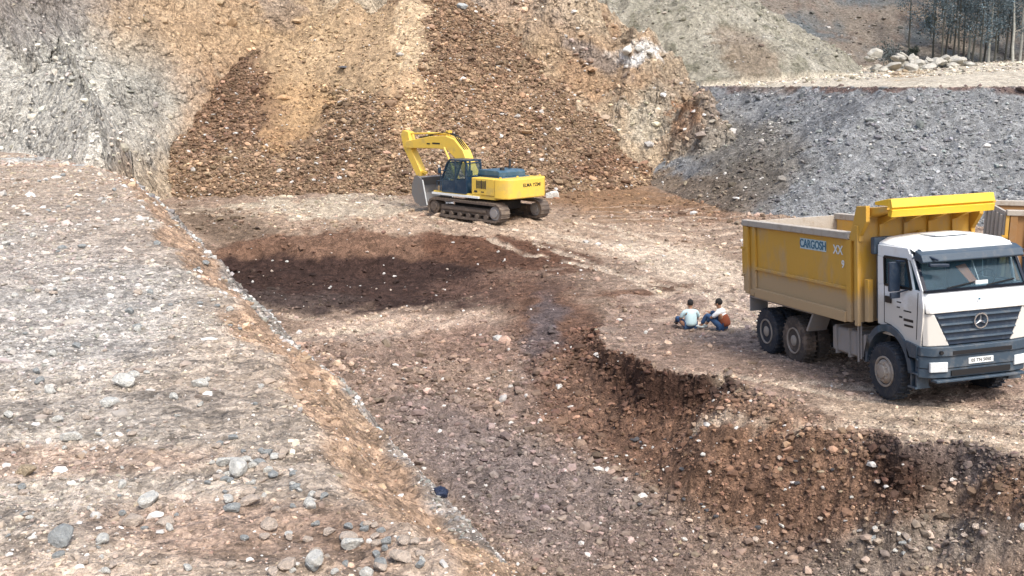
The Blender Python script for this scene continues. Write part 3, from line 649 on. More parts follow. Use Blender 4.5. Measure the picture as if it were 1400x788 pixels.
# ================================================================== mesh helpers for machines
class MB:
    def __init__(s): s.bm = bmesh.new()
    def hexa(s, p):                     # 8 points: bottom 4 (ccw), top 4
        v = [s.bm.verts.new(q) for q in p]
        for f in ((3, 2, 1, 0), (4, 5, 6, 7), (0, 1, 5, 4), (1, 2, 6, 5), (2, 3, 7, 6), (3, 0, 4, 7)): s.bm.faces.new([v[i] for i in f])
        return s
    def box(s, x0, x1, y0, y1, z0, z1):
        return s.hexa([(x0, y0, z0), (x1, y0, z0), (x1, y1, z0), (x0, y1, z0), (x0, y0, z1), (x1, y0, z1), (x1, y1, z1), (x0, y1, z1)])
    def prism(s, prof, y0, y1):         # profile in x,z extruded over y
        a = [s.bm.verts.new((x, y0, z)) for x, z in prof]; b = [s.bm.verts.new((x, y1, z)) for x, z in prof]; n = len(prof)
        s.bm.faces.new(a); s.bm.faces.new(b[::-1])
        for i in range(n): s.bm.faces.new((a[i], b[i], b[(i + 1) % n], a[(i + 1) % n]))
        bmesh.ops.recalc_face_normals(s.bm, faces=s.bm.faces[:]); return s
    def prism_x(s, prof, x0, x1):       # profile in y,z extruded over x
        a = [s.bm.verts.new((x0, y, z)) for y, z in prof]; b = [s.bm.verts.new((x1, y, z)) for y, z in prof]; n = len(prof)
        s.bm.faces.new(a); s.bm.faces.new(b[::-1])
        for i in range(n): s.bm.faces.new((a[i], b[i], b[(i + 1) % n], a[(i + 1) % n]))
        bmesh.ops.recalc_face_normals(s.bm, faces=s.bm.faces[:]); return s
    def bar(s, p, q, w, h=None):
        h = w if h is None else h
        p, q = Vector(p), Vector(q); d = (q - p).normalized(); a = d.cross(Vector((0, 0, 1)))
        if a.length < .05: a = d.cross(Vector((0, 1, 0)))
        a.normalize(); b = a.cross(d).normalized(); a *= w / 2; b *= h / 2
        return s.hexa([p - a - b, p + a - b, p + a + b, p - a + b, q - a - b, q + a - b, q + a + b, q - a + b])
    def cyl(s, p, q, r0, r1=None, n=24):
        r1 = r0 if r1 is None else r1
        p, q = Vector(p), Vector(q); d = (q - p).normalized(); a = d.cross(Vector((0, 0, 1)))
        if a.length < .05: a = d.cross(Vector((0, 1, 0)))
        a.normalize(); b = d.cross(a)
        A = [s.bm.verts.new(p + (a * math.cos(t) + b * math.sin(t)) * r0) for t in [i * 2 * math.pi / n for i in range(n)]]
        B = [s.bm.verts.new(q + (a * math.cos(t) + b * math.sin(t)) * r1) for t in [i * 2 * math.pi / n for i in range(n)]]
        s.bm.faces.new(A[::-1]); s.bm.faces.new(B)
        for i in range(n): s.bm.faces.new((A[i], A[(i + 1) % n], B[(i + 1) % n], B[i]))
        return s
    def lathe(s, prof, c=(0, 0, 0), n=40, lug=0):    # profile (radius, y) round the y axis
        rings = []
        for k, (rad, y) in enumerate(prof):
            rings.append([s.bm.verts.new((c[0] + rad * math.cos(t), c[1] + y, c[2] + rad * math.sin(t))) for t in [i * 2 * math.pi / n for i in range(n)]])
        for a, b in zip(rings, rings[1:]):
            for i in range(n): s.bm.faces.new((a[i], a[(i + 1) % n], b[(i + 1) % n], b[i]))
        s.bm.faces.new(rings[0][::-1]); s.bm.faces.new(rings[-1]); bmesh.ops.recalc_face_normals(s.bm, faces=s.bm.faces[:]); return s
    def build(s, name, mat, parent=None, bevel=0., smooth=False, seg=2):
        bmesh.ops.recalc_face_normals(s.bm, faces=s.bm.faces[:])
        me = bpy.data.meshes.new(name); s.bm.to_mesh(me); s.bm.free(); me.materials.append(mat)
        if smooth or bevel: me.polygons.foreach_set('use_smooth', [True] * len(me.polygons))
        o = bpy.data.objects.new(name, me); C.objects.link(o)
        if parent: o.parent = parent
        if bevel:
            m = o.modifiers.new('bevel', 'BEVEL'); m.width = bevel; m.segments = seg; m.limit_method = 'ANGLE'; m.angle_limit = R_(35); m.harden_normals = True
        elif smooth:
            try: me.set_sharp_from_angle(angle=R_(35))
            except Exception: pass
        return o
def text(name, s, size, mat, parent, loc, rot, depth=.004, sx=1.0, spacing=1.0):
    cu = bpy.data.curves.new('t', 'FONT'); cu.body = s; cu.size = size; cu.extrude = depth; cu.align_x = 'CENTER'; cu.align_y = 'CENTER'; cu.space_character = spacing; cu.offset = size * .018
    t = bpy.data.objects.new('t', cu); C.objects.link(t); bpy.context.view_layer.update()
    me = bpy.data.meshes.new_from_object(t.evaluated_get(bpy.context.evaluated_depsgraph_get())); bpy.data.objects.remove(t)
    me.materials.clear(); me.materials.append(mat)
    o = bpy.data.objects.new(name, me); C.objects.link(o); o.parent = parent; o.location = loc; o.rotation_euler = rot; o.scale = (sx, 1, 1); return o
def copy_tree(o, parent=None):
    c = o.copy(); C.objects.link(c)
    if parent: c.parent = parent; c.matrix_parent_inverse = o.matrix_parent_inverse.copy()
    for ch in list(o.children): copy_tree(ch, c)
    return c
def frame(loc, fwd, left):
    f = Vector(fwd).normalized(); l = Vector(left); u = f.cross(l).normalized(); l = u.cross(f)
    m = Matrix.Identity(4); m.col[0][:3] = f; m.col[1][:3] = l; m.col[2][:3] = u; m.col[3][:3] = Vector(loc); return m

# ================================================================== tipper truck (x forward, y to its left, z up; origin under the front axle)
def wheel(parent, x, y, dusty=False, dual=False):
    sg = -1 if y < 0 else 1
    w = .30 if not dual else .62
    r0 = .55
    tm = MB(); mat = M['tyred'] if dusty else M['tyre']
    def tyre(yc):
        hw = .15
        tm.lathe([(.30, yc - hw * .9), (.42, yc - hw), (.51, yc - hw * .95), (.545, yc - hw * .75), (.55, yc), (.545, yc + hw * .75), (.51, yc + hw * .95), (.42, yc + hw), (.30, yc + hw * .9)], (x, 0, r0), 48)
        for i in range(30):                             # tread lugs
            t = i * 2 * math.pi / 30
            for s2 in (-1, 1):
                tt = t + (.1 if s2 > 0 else 0)
                ca, sa = math.cos(tt), math.sin(tt)
                p = Vector((x + ca * .549, yc + s2 * .02, r0 + sa * .549)); q = Vector((x + ca * .545, yc + s2 * .135, r0 + sa * .545))
                tm.bar(p, q, .05, .03)
    if dual: tyre(y); tyre(y - sg * .34)
    else: tyre(y)
    T = tm.build('wheel', mat, parent, smooth=True)
    T['label'] = 'mud covered rear wheel' if dusty else ('rear wheel' if dual else 'front wheel')
    o_ = y + sg * .15
    rm = MB()
    if dual:   # deep dish
        rm.lathe([(.305, o_ - sg * .02), (.30, o_ + sg * .012), (.27, o_ + sg * .008), (.255, o_ - sg * .10), (.15, o_ - sg * .14), (.13, o_ - sg * .13), (.125, o_ + sg * .0), (.07, o_ + sg * .03), (.001, o_ + sg * .03)], (x, 0, r0), 32)
        for i in range(10):
            t = i * .6283; p = Vector((x + math.cos(t) * .19, o_ - sg * .13, r0 + math.sin(t) * .19)); rm.cyl(p, p + Vector((0, sg * .035, 0)), .016, n=6)
    else:
        rm.lathe([(.305, o_ - sg * .02), (.30, o_ + sg * .012), (.27, o_ + sg * .01), (.25, o_ - sg * .03), (.20, o_ + sg * .03), (.13, o_ + sg * .045), (.12, o_ + sg * .07), (.06, o_ + sg * .085), (.001, o_ + sg * .085)], (x, 0, r0), 32)
        for i in range(10):
            t = i * .6283; p = Vector((x + math.cos(t) * .17, o_ + sg * .03, r0 + math.sin(t) * .17)); rm.cyl(p, p + Vector((0, sg * .035, 0)), .016, n=6)
    rm.build('rim', M['rimw'], T, smooth=True)
    return T
def make_truck(mw, label, full=True):
    t = thing('dump_truck', label, 'dump truck', mw, 'tipper trucks in the pit')
    XF = 1.25
    # chassis
    c = MB(); c.box(-5.5, 1.0, -.45, -.33, .72, 1.0); c.box(-5.5, 1.0, .33, .45, .72, 1.0)
    for x in (-5.3, -4.3, -3.2, -2.0, -.8, .6): c.box(x - .06, x + .06, -.328, .328, .76, .96)
    c.cyl((0, -1.0, .55), (0, 1.0, .55), .07); c.cyl((-3.6, -1, .55), (-3.6, 1, .55), .13); c.cyl((-4.95, -1, .55), (-4.95, 1, .55), .13)
    c.box(-.5, .9, -.32, .32, .5, 1.3)
    c.build('chassis', M['dark'], t)
    for y in (-1.05, 1.05): wheel(t, 0, y)
    wheel(t, -3.6, -1.05, dusty=True, dual=True); wheel(t, -3.6, 1.05, dual=True)
    wheel(t, -4.95, -1.05, dual=True); wheel(t, -4.95, 1.05, dual=True)
    # dump bed
    HB = 1.25; bz0, bz1, bx0, bx1 = 1.42, 3.06, -5.9, -.72
    b = MB(); th = .05
    for sy in (-1, 1):
        y0, y1 = sorted((sy * HB, sy * (HB - th)))
        b.box(bx0 + .12, bx1, y0, y1, bz0, bz1)
    b.box(bx0 + .12, bx1, -HB + th + .002, HB - th - .002, bz0, bz0 + .08)       # floor
    b.box(bx1 - .06, bx1 - .002, -HB + th + .002, HB - th - .002, bz0 + .082, 3.5)      # head board
    bed = b.build('dump_bed', M['bed'], t)
    rb = MB()
    for sy in (-1, 1):
        def B(x0, x1, p0, p1, z0, z1):
            a, d_ = sorted((sy * (HB + p0), sy * (HB + p1))); rb.box(x0, x1, a, d_, z0, z1)
        B(bx0 + .12, bx0 + .30, .002, .075, bz0 - .03, bz1 - .002)           # rear post
        B(bx0 + .52, bx0 + .66, .002, .06, bz0 + .02, bz1 - .002)            # second post
        B(bx1 - .42, bx1 - .26, .002, .07, bz0 - .04, bz1 - .002)            # front post
        B(bx1 - .10, bx1 + .02, .002, .08, bz0 - .08, bz1 + .3)
        B(bx0 + .665, bx1 - .425, .002, .06, 2.02, 2.09)                     # long rib
        B(bx0 + .665, bx1 - .425, .002, .10, bz0 - .06, bz0 + .16)           # bottom beam
        B(bx0 + .305, bx0 + .515, .002, .04, bz0 - .06, bz0 + .10)
    rb.build('side_rib', M['bed'], bed, bevel=.012)
    rr = MB()
    for sy in (-1, 1):
        a, d_ = sorted((sy * (HB - .09), sy * (HB + .10))); rr.box(bx0 + .02, bx1 - .30, a, d_, bz1 + .002, bz1 + .15)
    rr.build('top_rail', M['rim'], bed, bevel=.02)
    tg = MB(); tg.box(bx0, bx0 + .08, -HB + .02, HB - .02, bz0 + .02, bz1 + .10)
    for k in range(5): y = -1.0 + .5 * k; tg.box(bx0 - .06, bx0 - .002, y - .05, y + .05, bz0 + .05, bz1)
    tgo = tg.build('tailgate', M['rim'], bed, bevel=.01)
    h = MB(); h.cyl((bx0 - .02, -HB - .04, bz0 + .45), (bx0 - .02, -HB - .04, bz0 + 1.05), .03, n=10); h.box(bx0 - .05, bx0 + .10, -HB - .09, -HB - .005, bz0 + 1.06, bz0 + 1.12); h.box(bx0 - .05, bx0 + .10, -HB - .09, -HB - .005, bz0 + .38, bz0 + .44)
    h.box(bx0 + .02, bx0 + .10, -HB - .06, -HB - .005, bz0 + .02, bz1 + .05)
    h.build('tailgate_lock', M['bed'], bed)
    # gusset that rises to the hood, hood over the cab
    for sy in (-1, 1):
        g = MB(); a, d_ = sorted((sy * (HB - .03), sy * (HB + .06)))
        g.prism([(bx1 - .34, bz1 - .02), (bx1 - .26, 3.22), (bx1 - .04, 3.74), (-.42, 3.76), (-.42, 3.45), (bx1 + .05, 3.15), (bx1 + .05, bz1 - .02)], a, d_)
        g.build('hood_gusset', M['bed'], bed, bevel=.01)
    g = MB(); g.prism([(bx1 - .03, 3.46), (bx1 + .02, 3.50), (.10, 3.70), (.10, 3.74), (bx1 - .03, 3.70)], -HB + .065, HB - .065)
    for k in range(4): y = -.82 + .546 * k; g.box(bx1 - .0, bx1 + .06, y - .04, y + .04, 1.6, 3.50)
    for k in range(4): y = -.82 + .546 * k; g.prism([(bx1 + .07, 3.36), (bx1 + .07, 3.49), (.05, 3.66), (.05, 3.60)], y - .04, y + .04)
    g.build('hood_underside', M['bed'], bed)
    g = MB(); g.prism([(.02, 3.57), (.13, 3.55), (.17, 3.69), (.11, 3.705), (.11, 3.725), (.17, 3.735), (.12, 3.90), (.0, 3.90)], -1.12, 1.12)
    g.prism([(-.42, 3.77), (-.42, 3.83), (.0, 3.895), (.0, 3.76)], -1.12, 1.12)
    g.build('hood', M['hood'], bed, bevel=.01)
    # front strut seen between bed and cab
    g = MB()
    for sy in (-1, 1): a, d_ = sorted((sy * 1.12, sy * 1.24)); g.box(-.60, -.48, a, d_, 1.45, 2.3)
    g.cyl((-.56, 0, 1.0), (-.56, 0, 3.2), .08)
    g.build('bed_strut', M['bed'], t, bevel=.01)
    # faded lettering
    q = MB(); q.box(-3.12, -2.02, -HB - .008, -HB - .002, 2.72, 2.95); q.build('lettering_panel', M['cyan'], bed)
    text('lettering', 'CARGOSH', .25, M['blued'], bed, (-2.57, -HB - .012, 2.83), (R_(90), 0, 0), sx=.95)
    text('lettering', 'XX', .26, M['plate'], bed, (-1.55, -HB - .008, 2.80), (R_(90), 0, 0)); text('lettering', '9', .22, M['plate'], bed, (-1.36, -HB - .008, 2.52), (R_(90), 0, 0))
    # rear mudguard, tank, toolbox
    g = MB()
    for sy in (-1, 1):
        a, d_ = sorted((sy * .78, sy * 1.24))
        g.prism([(-2.62, 1.38), (-2.58, 1.36), (-2.88, .88), (-2.94, .90)], a, d_); g.box(-5.72, -5.66, a, d_, .95, 1.40); g.box(-5.65, -2.65, a, d_, 1.30, 1.335)
    g.build('mudguard', M['tank'], t)
    g = MB(); g.box(-2.05, -1.10, -1.12, -.50, .62, 1.16); g.build('fuel_tank', M['tank'], t, bevel=.06, seg=3)
    g = MB(); g.box(-1.86, -1.82, -1.15, -.5, .58, 1.19); g.box(-1.36, -1.32, -1.15, -.5, .58, 1.19); g.cyl((-1.0, -1.13, .55), (-1.0, -1.13, 1.5), .025, n=8); g.cyl((-.9, -1.13, .62), (-.9, -1.13, 1.5), .02, n=8); g.box(-1.02, -.78, -1.1, -.55, .66, 1.1)
    g.build('tank_strap', M['tank'], t)
    g = MB(); g.box(-1.9, -1.1, .5, 1.1, .62, 1.15); g.build('battery_box', M['dark'], t, bevel=.03)
    # ---------------- cab
    HW = 1.10; XR = -.36
    cab = MB()
    # side profile with raked windscreen; section widths narrow to the roof
    def ring(x, z, hw): return [(x, -hw, z), (x, hw, z)]
    low = [(XR, 1.25), (-.62 + .26, 1.32)]
    # lower body
    lo = MB()
    for sy in (-1, 1):
        a, d_ = sorted((sy * HW, sy * (HW - .05)))
        lo.prism([(XR, 1.44), (.12, 1.44), (.42, 1.28), (.62, 1.22), (1.02, 1.18), (1.10, 1.9), (1.06, 2.24), (XR, 2.24)], a, d_)             # door lower part
        lo.prism([(XR, 2.242), (-.10, 2.242), (-.12, 2.78), (XR, 2.78)], a, d_)                                                                   # rear quarter
        lo.prism([(XR, 2.782), (.74, 2.782), (.62, 3.00), (XR, 3.00)], *sorted((sy * (HW - .005), sy * (HW - .06))))                             # roof side
        lo.prism([(1.0, 2.242), (1.08, 2.242), (.74, 2.90), (.64, 2.90)], *sorted((sy * (HW - .002), sy * (HW - .07))))                          # front pillar
        lo.prism([(.745, 2.242), (.80, 2.242), (.64, 2.779), (.59, 2.779)], *sorted((sy * (HW - .003), sy * (HW - .05))))
    lo.box(XR, XR + .05, -HW + .052, HW - .052, 1.25, 2.99)                                                                                     # back wall
    lo.box(XR + .052, 1.0, -HW + .07, HW - .07, 1.24, 1.30)
    cabo = lo.build('cab', M['white'], t, bevel=.008)
    rf = MB()
    pr = [(-HW + .03, 2.985), (HW - .03, 2.985), (HW - .04, 3.04), (HW - .22, 3.13), (.4, 3.175), (-.4, 3.175), (-HW + .22, 3.13), (-HW + .04, 3.04)]
    A_r = [(XR, y, z) for y, z in pr]; B_r = [(.66, y, z - (.045 if z > 3 else 0)) for y, z in pr]; C_r = [(.86, y * .985, z - (.13 if z > 3 else .07)) for y, z in pr]
    rings = [[rf.bm.verts.new(p) for p in rg] for rg in (A_r, B_r, C_r)]
    for a, d_ in zip(rings, rings[1:]):
        for i in range(8): rf.bm.faces.new((a[i], a[(i + 1) % 8], d_[(i + 1) % 8], d_[i]))
    rf.bm.faces.new(rings[0]); rf.bm.faces.new(rings[-1][::-1])
    rf.build('roof', M['white'], cabo, bevel=.02, smooth=True)
    q = MB(); q.box(-.05, .45, -.38, .38, 3.165, 3.195); q.build('roof_hatch', M['white'], cabo, bevel=.012)
    # windscreen
    ws = MB(); ws.hexa([(1.075, -HW + .075, 2.26), (1.085, -HW + .075, 2.25), (1.085, HW - .075, 2.25), (1.075, HW - .075, 2.26), (.715, -HW + .085, 2.90), (.725, -HW + .085, 2.90), (.725, HW - .085, 2.90), (.715, HW - .085, 2.90)])
    wso = ws.build('windscreen', M['glass'], cabo)
    q = MB()
    for sy in (-1, 1): q.bar((1.10, sy * (HW - .05), 2.22), (.735, sy * (HW - .06), 2.92), .055, .035)
    q.bar((1.105, -HW + .02, 2.235), (1.105, HW - .02, 2.235), .05, .05); q.build('windscreen_frame', M['blackg'], wso)
    q = MB()
    for y in (-.62, .22): q.bar((1.115, y, 2.27), (1.06, y + .62, 2.34), .018, .02)
    q.build('wiper', M['black'], wso)
    q = MB(); q.box(1.055, 1.062, .02, .28, 2.27, 2.36); q.build('windscreen_paper', M['plate'], wso)
    q = MB(); q.bar((1.06, .12, 2.28), (.72, .12, 2.88), .012, .012); q.build('windscreen_bar', M['plate'], wso)
    vz = MB(); vz.prism([(.78, 2.80), (1.02, 2.74), (1.05, 2.77), (.99, 2.90), (.80, 2.98)], -HW + .03, HW - .03)
    for sy in (-.98, 0, .98): vz.box(.70, .85, sy - .02, sy + .02, 2.93, 2.99)
    vz.build('sun_visor', M['plast'], cabo, bevel=.02)
    for sy in (-1, 1):
        q = MB(); y = sy * (HW - .03)
        a, d_ = sorted((y, y - sy * .008)); q.prism([(-.095, 2.25), (.73, 2.25), (.58, 2.775), (-.115, 2.775)], a, d_)
        w_ = q.build('side_window', M['glass'], cabo)
        q = MB()
        for p0, p1 in (((-.10, 2.245), (.75, 2.245)), ((.75, 2.245), (.60, 2.785)), ((.60, 2.785), (-.12, 2.785)), ((-.12, 2.785), (-.10, 2.245))): q.bar((p0[0], sy * (HW + .002), p0[1]), (p1[0], sy * (HW + .002), p1[1]), .03, .05)
        q.bar((.28, sy * (HW + .0), 2.25), (.28, sy * (HW + .0), 2.78), .02, .03)
        q.build('window_seal', M['black'], w_)
    # door lines, handle, marks
    q = MB()
    for p0, p1 in (((-.13, 2.24), (-.13, 1.50)), ((-.13, 1.50), (.12, 1.47)), ((.95, 2.20), (.90, 1.32))): q.bar((p0[0], -HW - .001, p0[1]), (p1[0], -HW - .001, p1[1]), .012, .012)
    q.build('door_gap', M['black'], cabo)
    q = MB(); q.box(-.08, .12, -HW - .03, -HW - .002, 1.90, 2.03); q.build('door_handle', M['black'], cabo, bevel=.01)
    q = MB()
    for x0, x1, z0, z1 in ((.28, .42, 1.94, 1.965), (.28, .38, 1.84, 1.865), (.50, .74, 1.80, 1.825), (.36, .46, 1.66, 1.695), (.50, .80, 1.62, 1.67), (.52, .80, 1.52, 1.56)): q.box(x0, x1, -HW - .004, -HW - .001, z0, z1)
    q.build('door_marking', M['black'], cabo)
    # front: white panel, grille, star, corner panels
    q = MB(); q.hexa([(1.14, -HW + .02, 1.83), (1.20, -HW + .10, 1.83), (1.20, HW - .10, 1.83), (1.14, HW - .02, 1.83), (1.02, -HW + .03, 2.21), (1.10, -HW + .08, 2.21), (1.10, HW - .08, 2.21), (1.02, HW - .03, 2.21)])
    q.build('front_panel', M['white'], cabo, bevel=.02)
    q = MB(); q.box(1.195, 1.205, -.02, .02, 2.02, 2.06); q.build('panel_lock', M['blued'], cabo)
    for sy in (-1, 1):
        q = MB(); y0, y1, y2 = sy * .98, sy * .66, sy * (HW - .01)
        v = [(1.19, y0, 1.825), (1.20, y1 , 1.30), (1.10, y2, 1.26), (1.12, y2, 1.825)]
        q.hexa([(1.06, y2, 1.22), (1.15, y2 - sy * .06, 1.22), (1.23, sy * .64, 1.22), (1.06, sy * .64, 1.22), (1.04, y2, 1.825), (1.12, y2 - sy * .06, 1.825), (1.19, sy * .93, 1.825), (1.04, sy * .93, 1.825)])
        q.build('corner_panel', M['white'], cabo, bevel=.02)
    gr = MB(); gr.hexa([(1.10, -.67, 1.24), (1.205, -.67, 1.24), (1.205, .67, 1.24), (1.10, .67, 1.24), (1.06, -.94, 1.824), (1.165, -.94, 1.824), (1.165, .94, 1.824), (1.06, .94, 1.824)])
    gro = gr.build('grille', M['grille'], cabo)
    q = MB()
    for i in range(4):
        z = 1.34 + .135 * i; hw = .70 + .056 * i + .0; x = 1.215 - .008 * i
        q.prism([(x - .03, z - .02), (x + .03, z - .012), (x + .022, z + .02), (x - .03, z + .028)], -hw, hw)
    q.build('grille_slat', M['plast'], gro, bevel=.006)
    st = MB(); cx, cz, rd = 1.245, 1.64, .135
    n = 36
    for i in range(n):
        a, b_ = 2 * math.pi * i / n, 2 * math.pi * (i + 1) / n
        st.bar((cx, rd * math.cos(a), cz + rd * math.sin(a)), (cx, rd * math.cos(b_), cz + rd * math.sin(b_)), .022, .022)
    for k in range(3):
        a = math.pi / 2 + k * 2 * math.pi / 3; p = a + math.pi / 2
        tip = (rd * math.cos(a), rd * math.sin(a)); w = .022
        l, rr_ = (w * math.cos(p), w * math.sin(p)), (-w * math.cos(p), -w * math.sin(p))
        vs = [st.bm.verts.new((cx - .005, l[0], cz + l[1])), st.bm.verts.new((cx - .005, rr_[0], cz + rr_[1])), st.bm.verts.new((cx, tip[0], cz + tip[1])), st.bm.verts.new((cx + .016, 0, cz))]
        for f in ((0, 1, 2), (0, 2, 3), (1, 3, 2), (0, 3, 1)): st.bm.faces.new([vs[i] for i in f])
    st.build('emblem', M['chrome'], gro)
    # bumper
    bp = MB(); pf = [(-1.13, .92), (-1.02, 1.16), (-.75, 1.25), (.75, 1.25), (1.02, 1.16), (1.13, .92)]
    def bump(z0, z1, grow, xb=.95):
        p = [(-HW - .03, xb), (-HW - .03, 1.02 + grow), (-.98, 1.19 + grow), (-.7, 1.26 + grow), (.7, 1.26 + grow), (.98, 1.19 + grow), (HW + .03, 1.02 + grow), (HW + .03, xb)]
        a = [bp.bm.verts.new((x, y, z0)) for y, x in p]; d_ = [bp.bm.verts.new((x, y, z1)) for y, x in p]
        bp.bm.faces.new(a); bp.bm.faces.new(d_[::-1])
        for i in range(8): bp.bm.faces.new((a[i], d_[i], d_[(i + 1) % 8], a[(i + 1) % 8]))
    bump(.62, .80, -.02); bump(.802, 1.03, 0); bump(1.032, 1.215, .035)
    bpo = bp.build('bumper', M['plast'], t, bevel=.02)
    q = MB(); q.box(1.255, 1.305, -.62, .62, 1.06, 1.13); q.box(1.235, 1.268, -.62, .62, .66, .76); q.build('bumper_slot', M['black'], bpo)
    q = MB(); q.box(1.10, 1.30, -.95, .95, .55, .60); q.build('bumper_step', M['plast'], bpo, bevel=.015)
    q = MB(); q.cyl((1.22, -.84, 1.115), (1.298, -.84, 1.115), .035, n=12); q.build('bumper_hole', M['black'], bpo)
    for sy in (-1, 1):
        q = MB(); a, d_ = sorted((sy * .70, sy * 1.02)); q.hexa([(1.15, a, .74), (1.275 if sy > 0 else 1.205, a, .74), (1.205 if sy > 0 else 1.275, d_, .74), (1.15, d_, .74), (1.15, a, .93), (1.28 if sy > 0 else 1.21, a, .93), (1.21 if sy > 0 else 1.28, d_, .93), (1.15, d_, .93)])
        q.build('headlight', M['lamp'], bpo, bevel=.015)
    q = MB(); q.box(1.262, 1.275, -.27, .25, .86, .97); q.build('number_plate', M['plate'], bpo)
    text('plate_lettering', '05 TN 5050', .085, M['black'], bpo, (1.278, -.01, .915), (R_(90), 0, R_(90)), depth=.001)
    # fender, steps
    for sy in (-1, 1):
        q = MB(); N_ = 14; y0, y1 = sorted((sy * (HW + .05), sy * (HW - .28)))
        for i in range(N_):
            a0, a1 = R_(8) + R_(170) * i / N_, R_(8) + R_(170) * (i + 1) / N_
            r0, r1 = .68, .80
            P_ = lambda rr, a: (.02 + rr * math.cos(a) * 1.02, .58 + rr * math.sin(a) * 1.12)
            q.prism([P_(r0, a0), P_(r1, a0), P_(r1, a1), P_(r0, a1)], y0, y1)
        bmesh.ops.remove_doubles(q.bm, verts=q.bm.verts[:], dist=.001)
        q.prism([(.70, .95), (.95, .95), (.98, 1.22), (.60, 1.26)], y0, y1)
        q.build('fender', M['plast'], t, smooth=True)
        q = MB()
        for z, x1 in ((.98, 1.0), (.70, .98), (.42, .94)): q.box(.70, x1, y0 + (0 if sy < 0 else .02), y1 - .02, z - .03, z)
        q.box(.74, .78, y0 + .03, y1 - .05, .40, .95); q.box(.90, .94, y0 + .03, y1 - .05, .40, .95)
        q.build('step', M['plast'], t)
        q = MB(); q.prism([(-.78, .60), (-.74, .60), (-.70, 1.15), (-.78, 1.15)], y0, y1); q.build('fender_flap', M['tank'], t)
    # mirrors
    for sy in (-1, 1):
        q = MB(); y = sy * (HW + .14)
        q.bar((.80, sy * (HW - .02), 2.86), (.92, sy * (HW + .10), 2.84), .03); q.bar((.92, sy * (HW + .1), 2.84), (.92, sy * (HW + .10), 2.2), .03) if sy > 0 else None
        if sy < 0:
            q.box(.38, .44, -HW - .26, -HW - .03, 2.18, 2.74); q.box(.40, .46, -HW - .24, -HW - .04, 2.05, 2.16); q.bar((.6, -HW + .02, 2.75), (.42, -HW - .12, 2.76), .03); q.bar((.7, -HW + .02, 2.25), (.42, -HW - .12, 2.14), .03)
        else:
            q.box(.90, .96, HW + .03, HW + .28, 2.2, 2.72)
        q.build('mirror', M['grille'], cabo, bevel=.02)
    q = MB(); q.bar((.82, -HW + .08, 2.93), (1.12, -.80, 2.80), .05, .04); q.bar((1.10, -.98, 2.72), (1.16, -.62, 2.70), .09, .06); q.build('front_mirror', M['grille'], cabo, bevel=.015)
    # intake behind the cab
    q = MB(); q.box(-.52, -.38, -1.16, -.70, 2.80, 3.14); q.box(-.50, -.40, -1.05, -.80, 1.5, 2.80); q.build('air_intake', M['plast'], t, bevel=.03)
    # interior
    q = MB(); q.box(.70, 1.04, -1.0, 1.0, 1.75, 2.22)
    for i in range(20):
        a, b_ = 2 * math.pi * i / 20, 2 * math.pi * (i + 1) / 20
        q.bar((.62 + .06 * math.sin(a), .55 + .22 * math.cos(a), 2.3 + .2 * math.sin(a)), (.62 + .06 * math.sin(b_), .55 + .22 * math.cos(b_), 2.3 + .2 * math.sin(b_)), .025)
    q.build('dashboard', M['grille'], cabo)
    for y in (-.55, .55):
        q = MB(); q.box(-.1, .4, y - .25, y + .25, 1.7, 1.85); q.box(-.22, -.08, y - .25, y + .25, 1.8, 2.6); q.build('seat', M['exh'], cabo, bevel=.04)
    q = MB(); q.hexa([(1.0, -.06, 2.32), (1.02, -.06, 2.32), (1.02, .13, 2.30), (1.0, .13, 2.30), (.83, -.24, 2.62), (.85, -.24, 2.62), (.85, -.05, 2.66), (.83, -.05, 2.66)]); q.build('pennant', M['orangep'], cabo)
    return t
hd = .226
TLOC = (8.44, 19.5, bench(8.44, 19.5) + .0)
F1 = (math.sin(hd), -math.cos(hd), .071); L1 = (math.cos(hd), math.sin(hd), .036)
truck = make_truck(frame(TLOC, F1, L1), 'white cabbed tipper truck with mustard bed and three pointed star on its grille')
h2 = R_(76); rc = at_z(1375, 287, 2.85)
f2 = Vector((math.sin(h2), -math.cos(h2), 0)); l2 = Vector((math.cos(h2), math.sin(h2), 0))
p2 = Vector(rc) - f2 * (-5.9) - l2 * (-1.25)
zt2 = .5 * (gz(p2.x, p2.y) + gz(p2.x - f2.x * 4.3, p2.y - f2.y * 4.3))
truck2 = copy_tree(truck); truck2.matrix_world = frame((p2.x, p2.y, 2.85 - 3.21 - .0), (f2.x, f2.y, .0), (l2.x, l2.y, 0))
truck2['label'] = 'second tipper truck behind the white cab, only its shaded brown bed corner in view'
for ch in truck2.children_recursive:
    if ch.name.split('.')[0] in ('dump_bed', 'side_rib', 'hood_gusset'):
        ch.data = ch.data.copy(); ch.data.materials[0] = M['bed2']

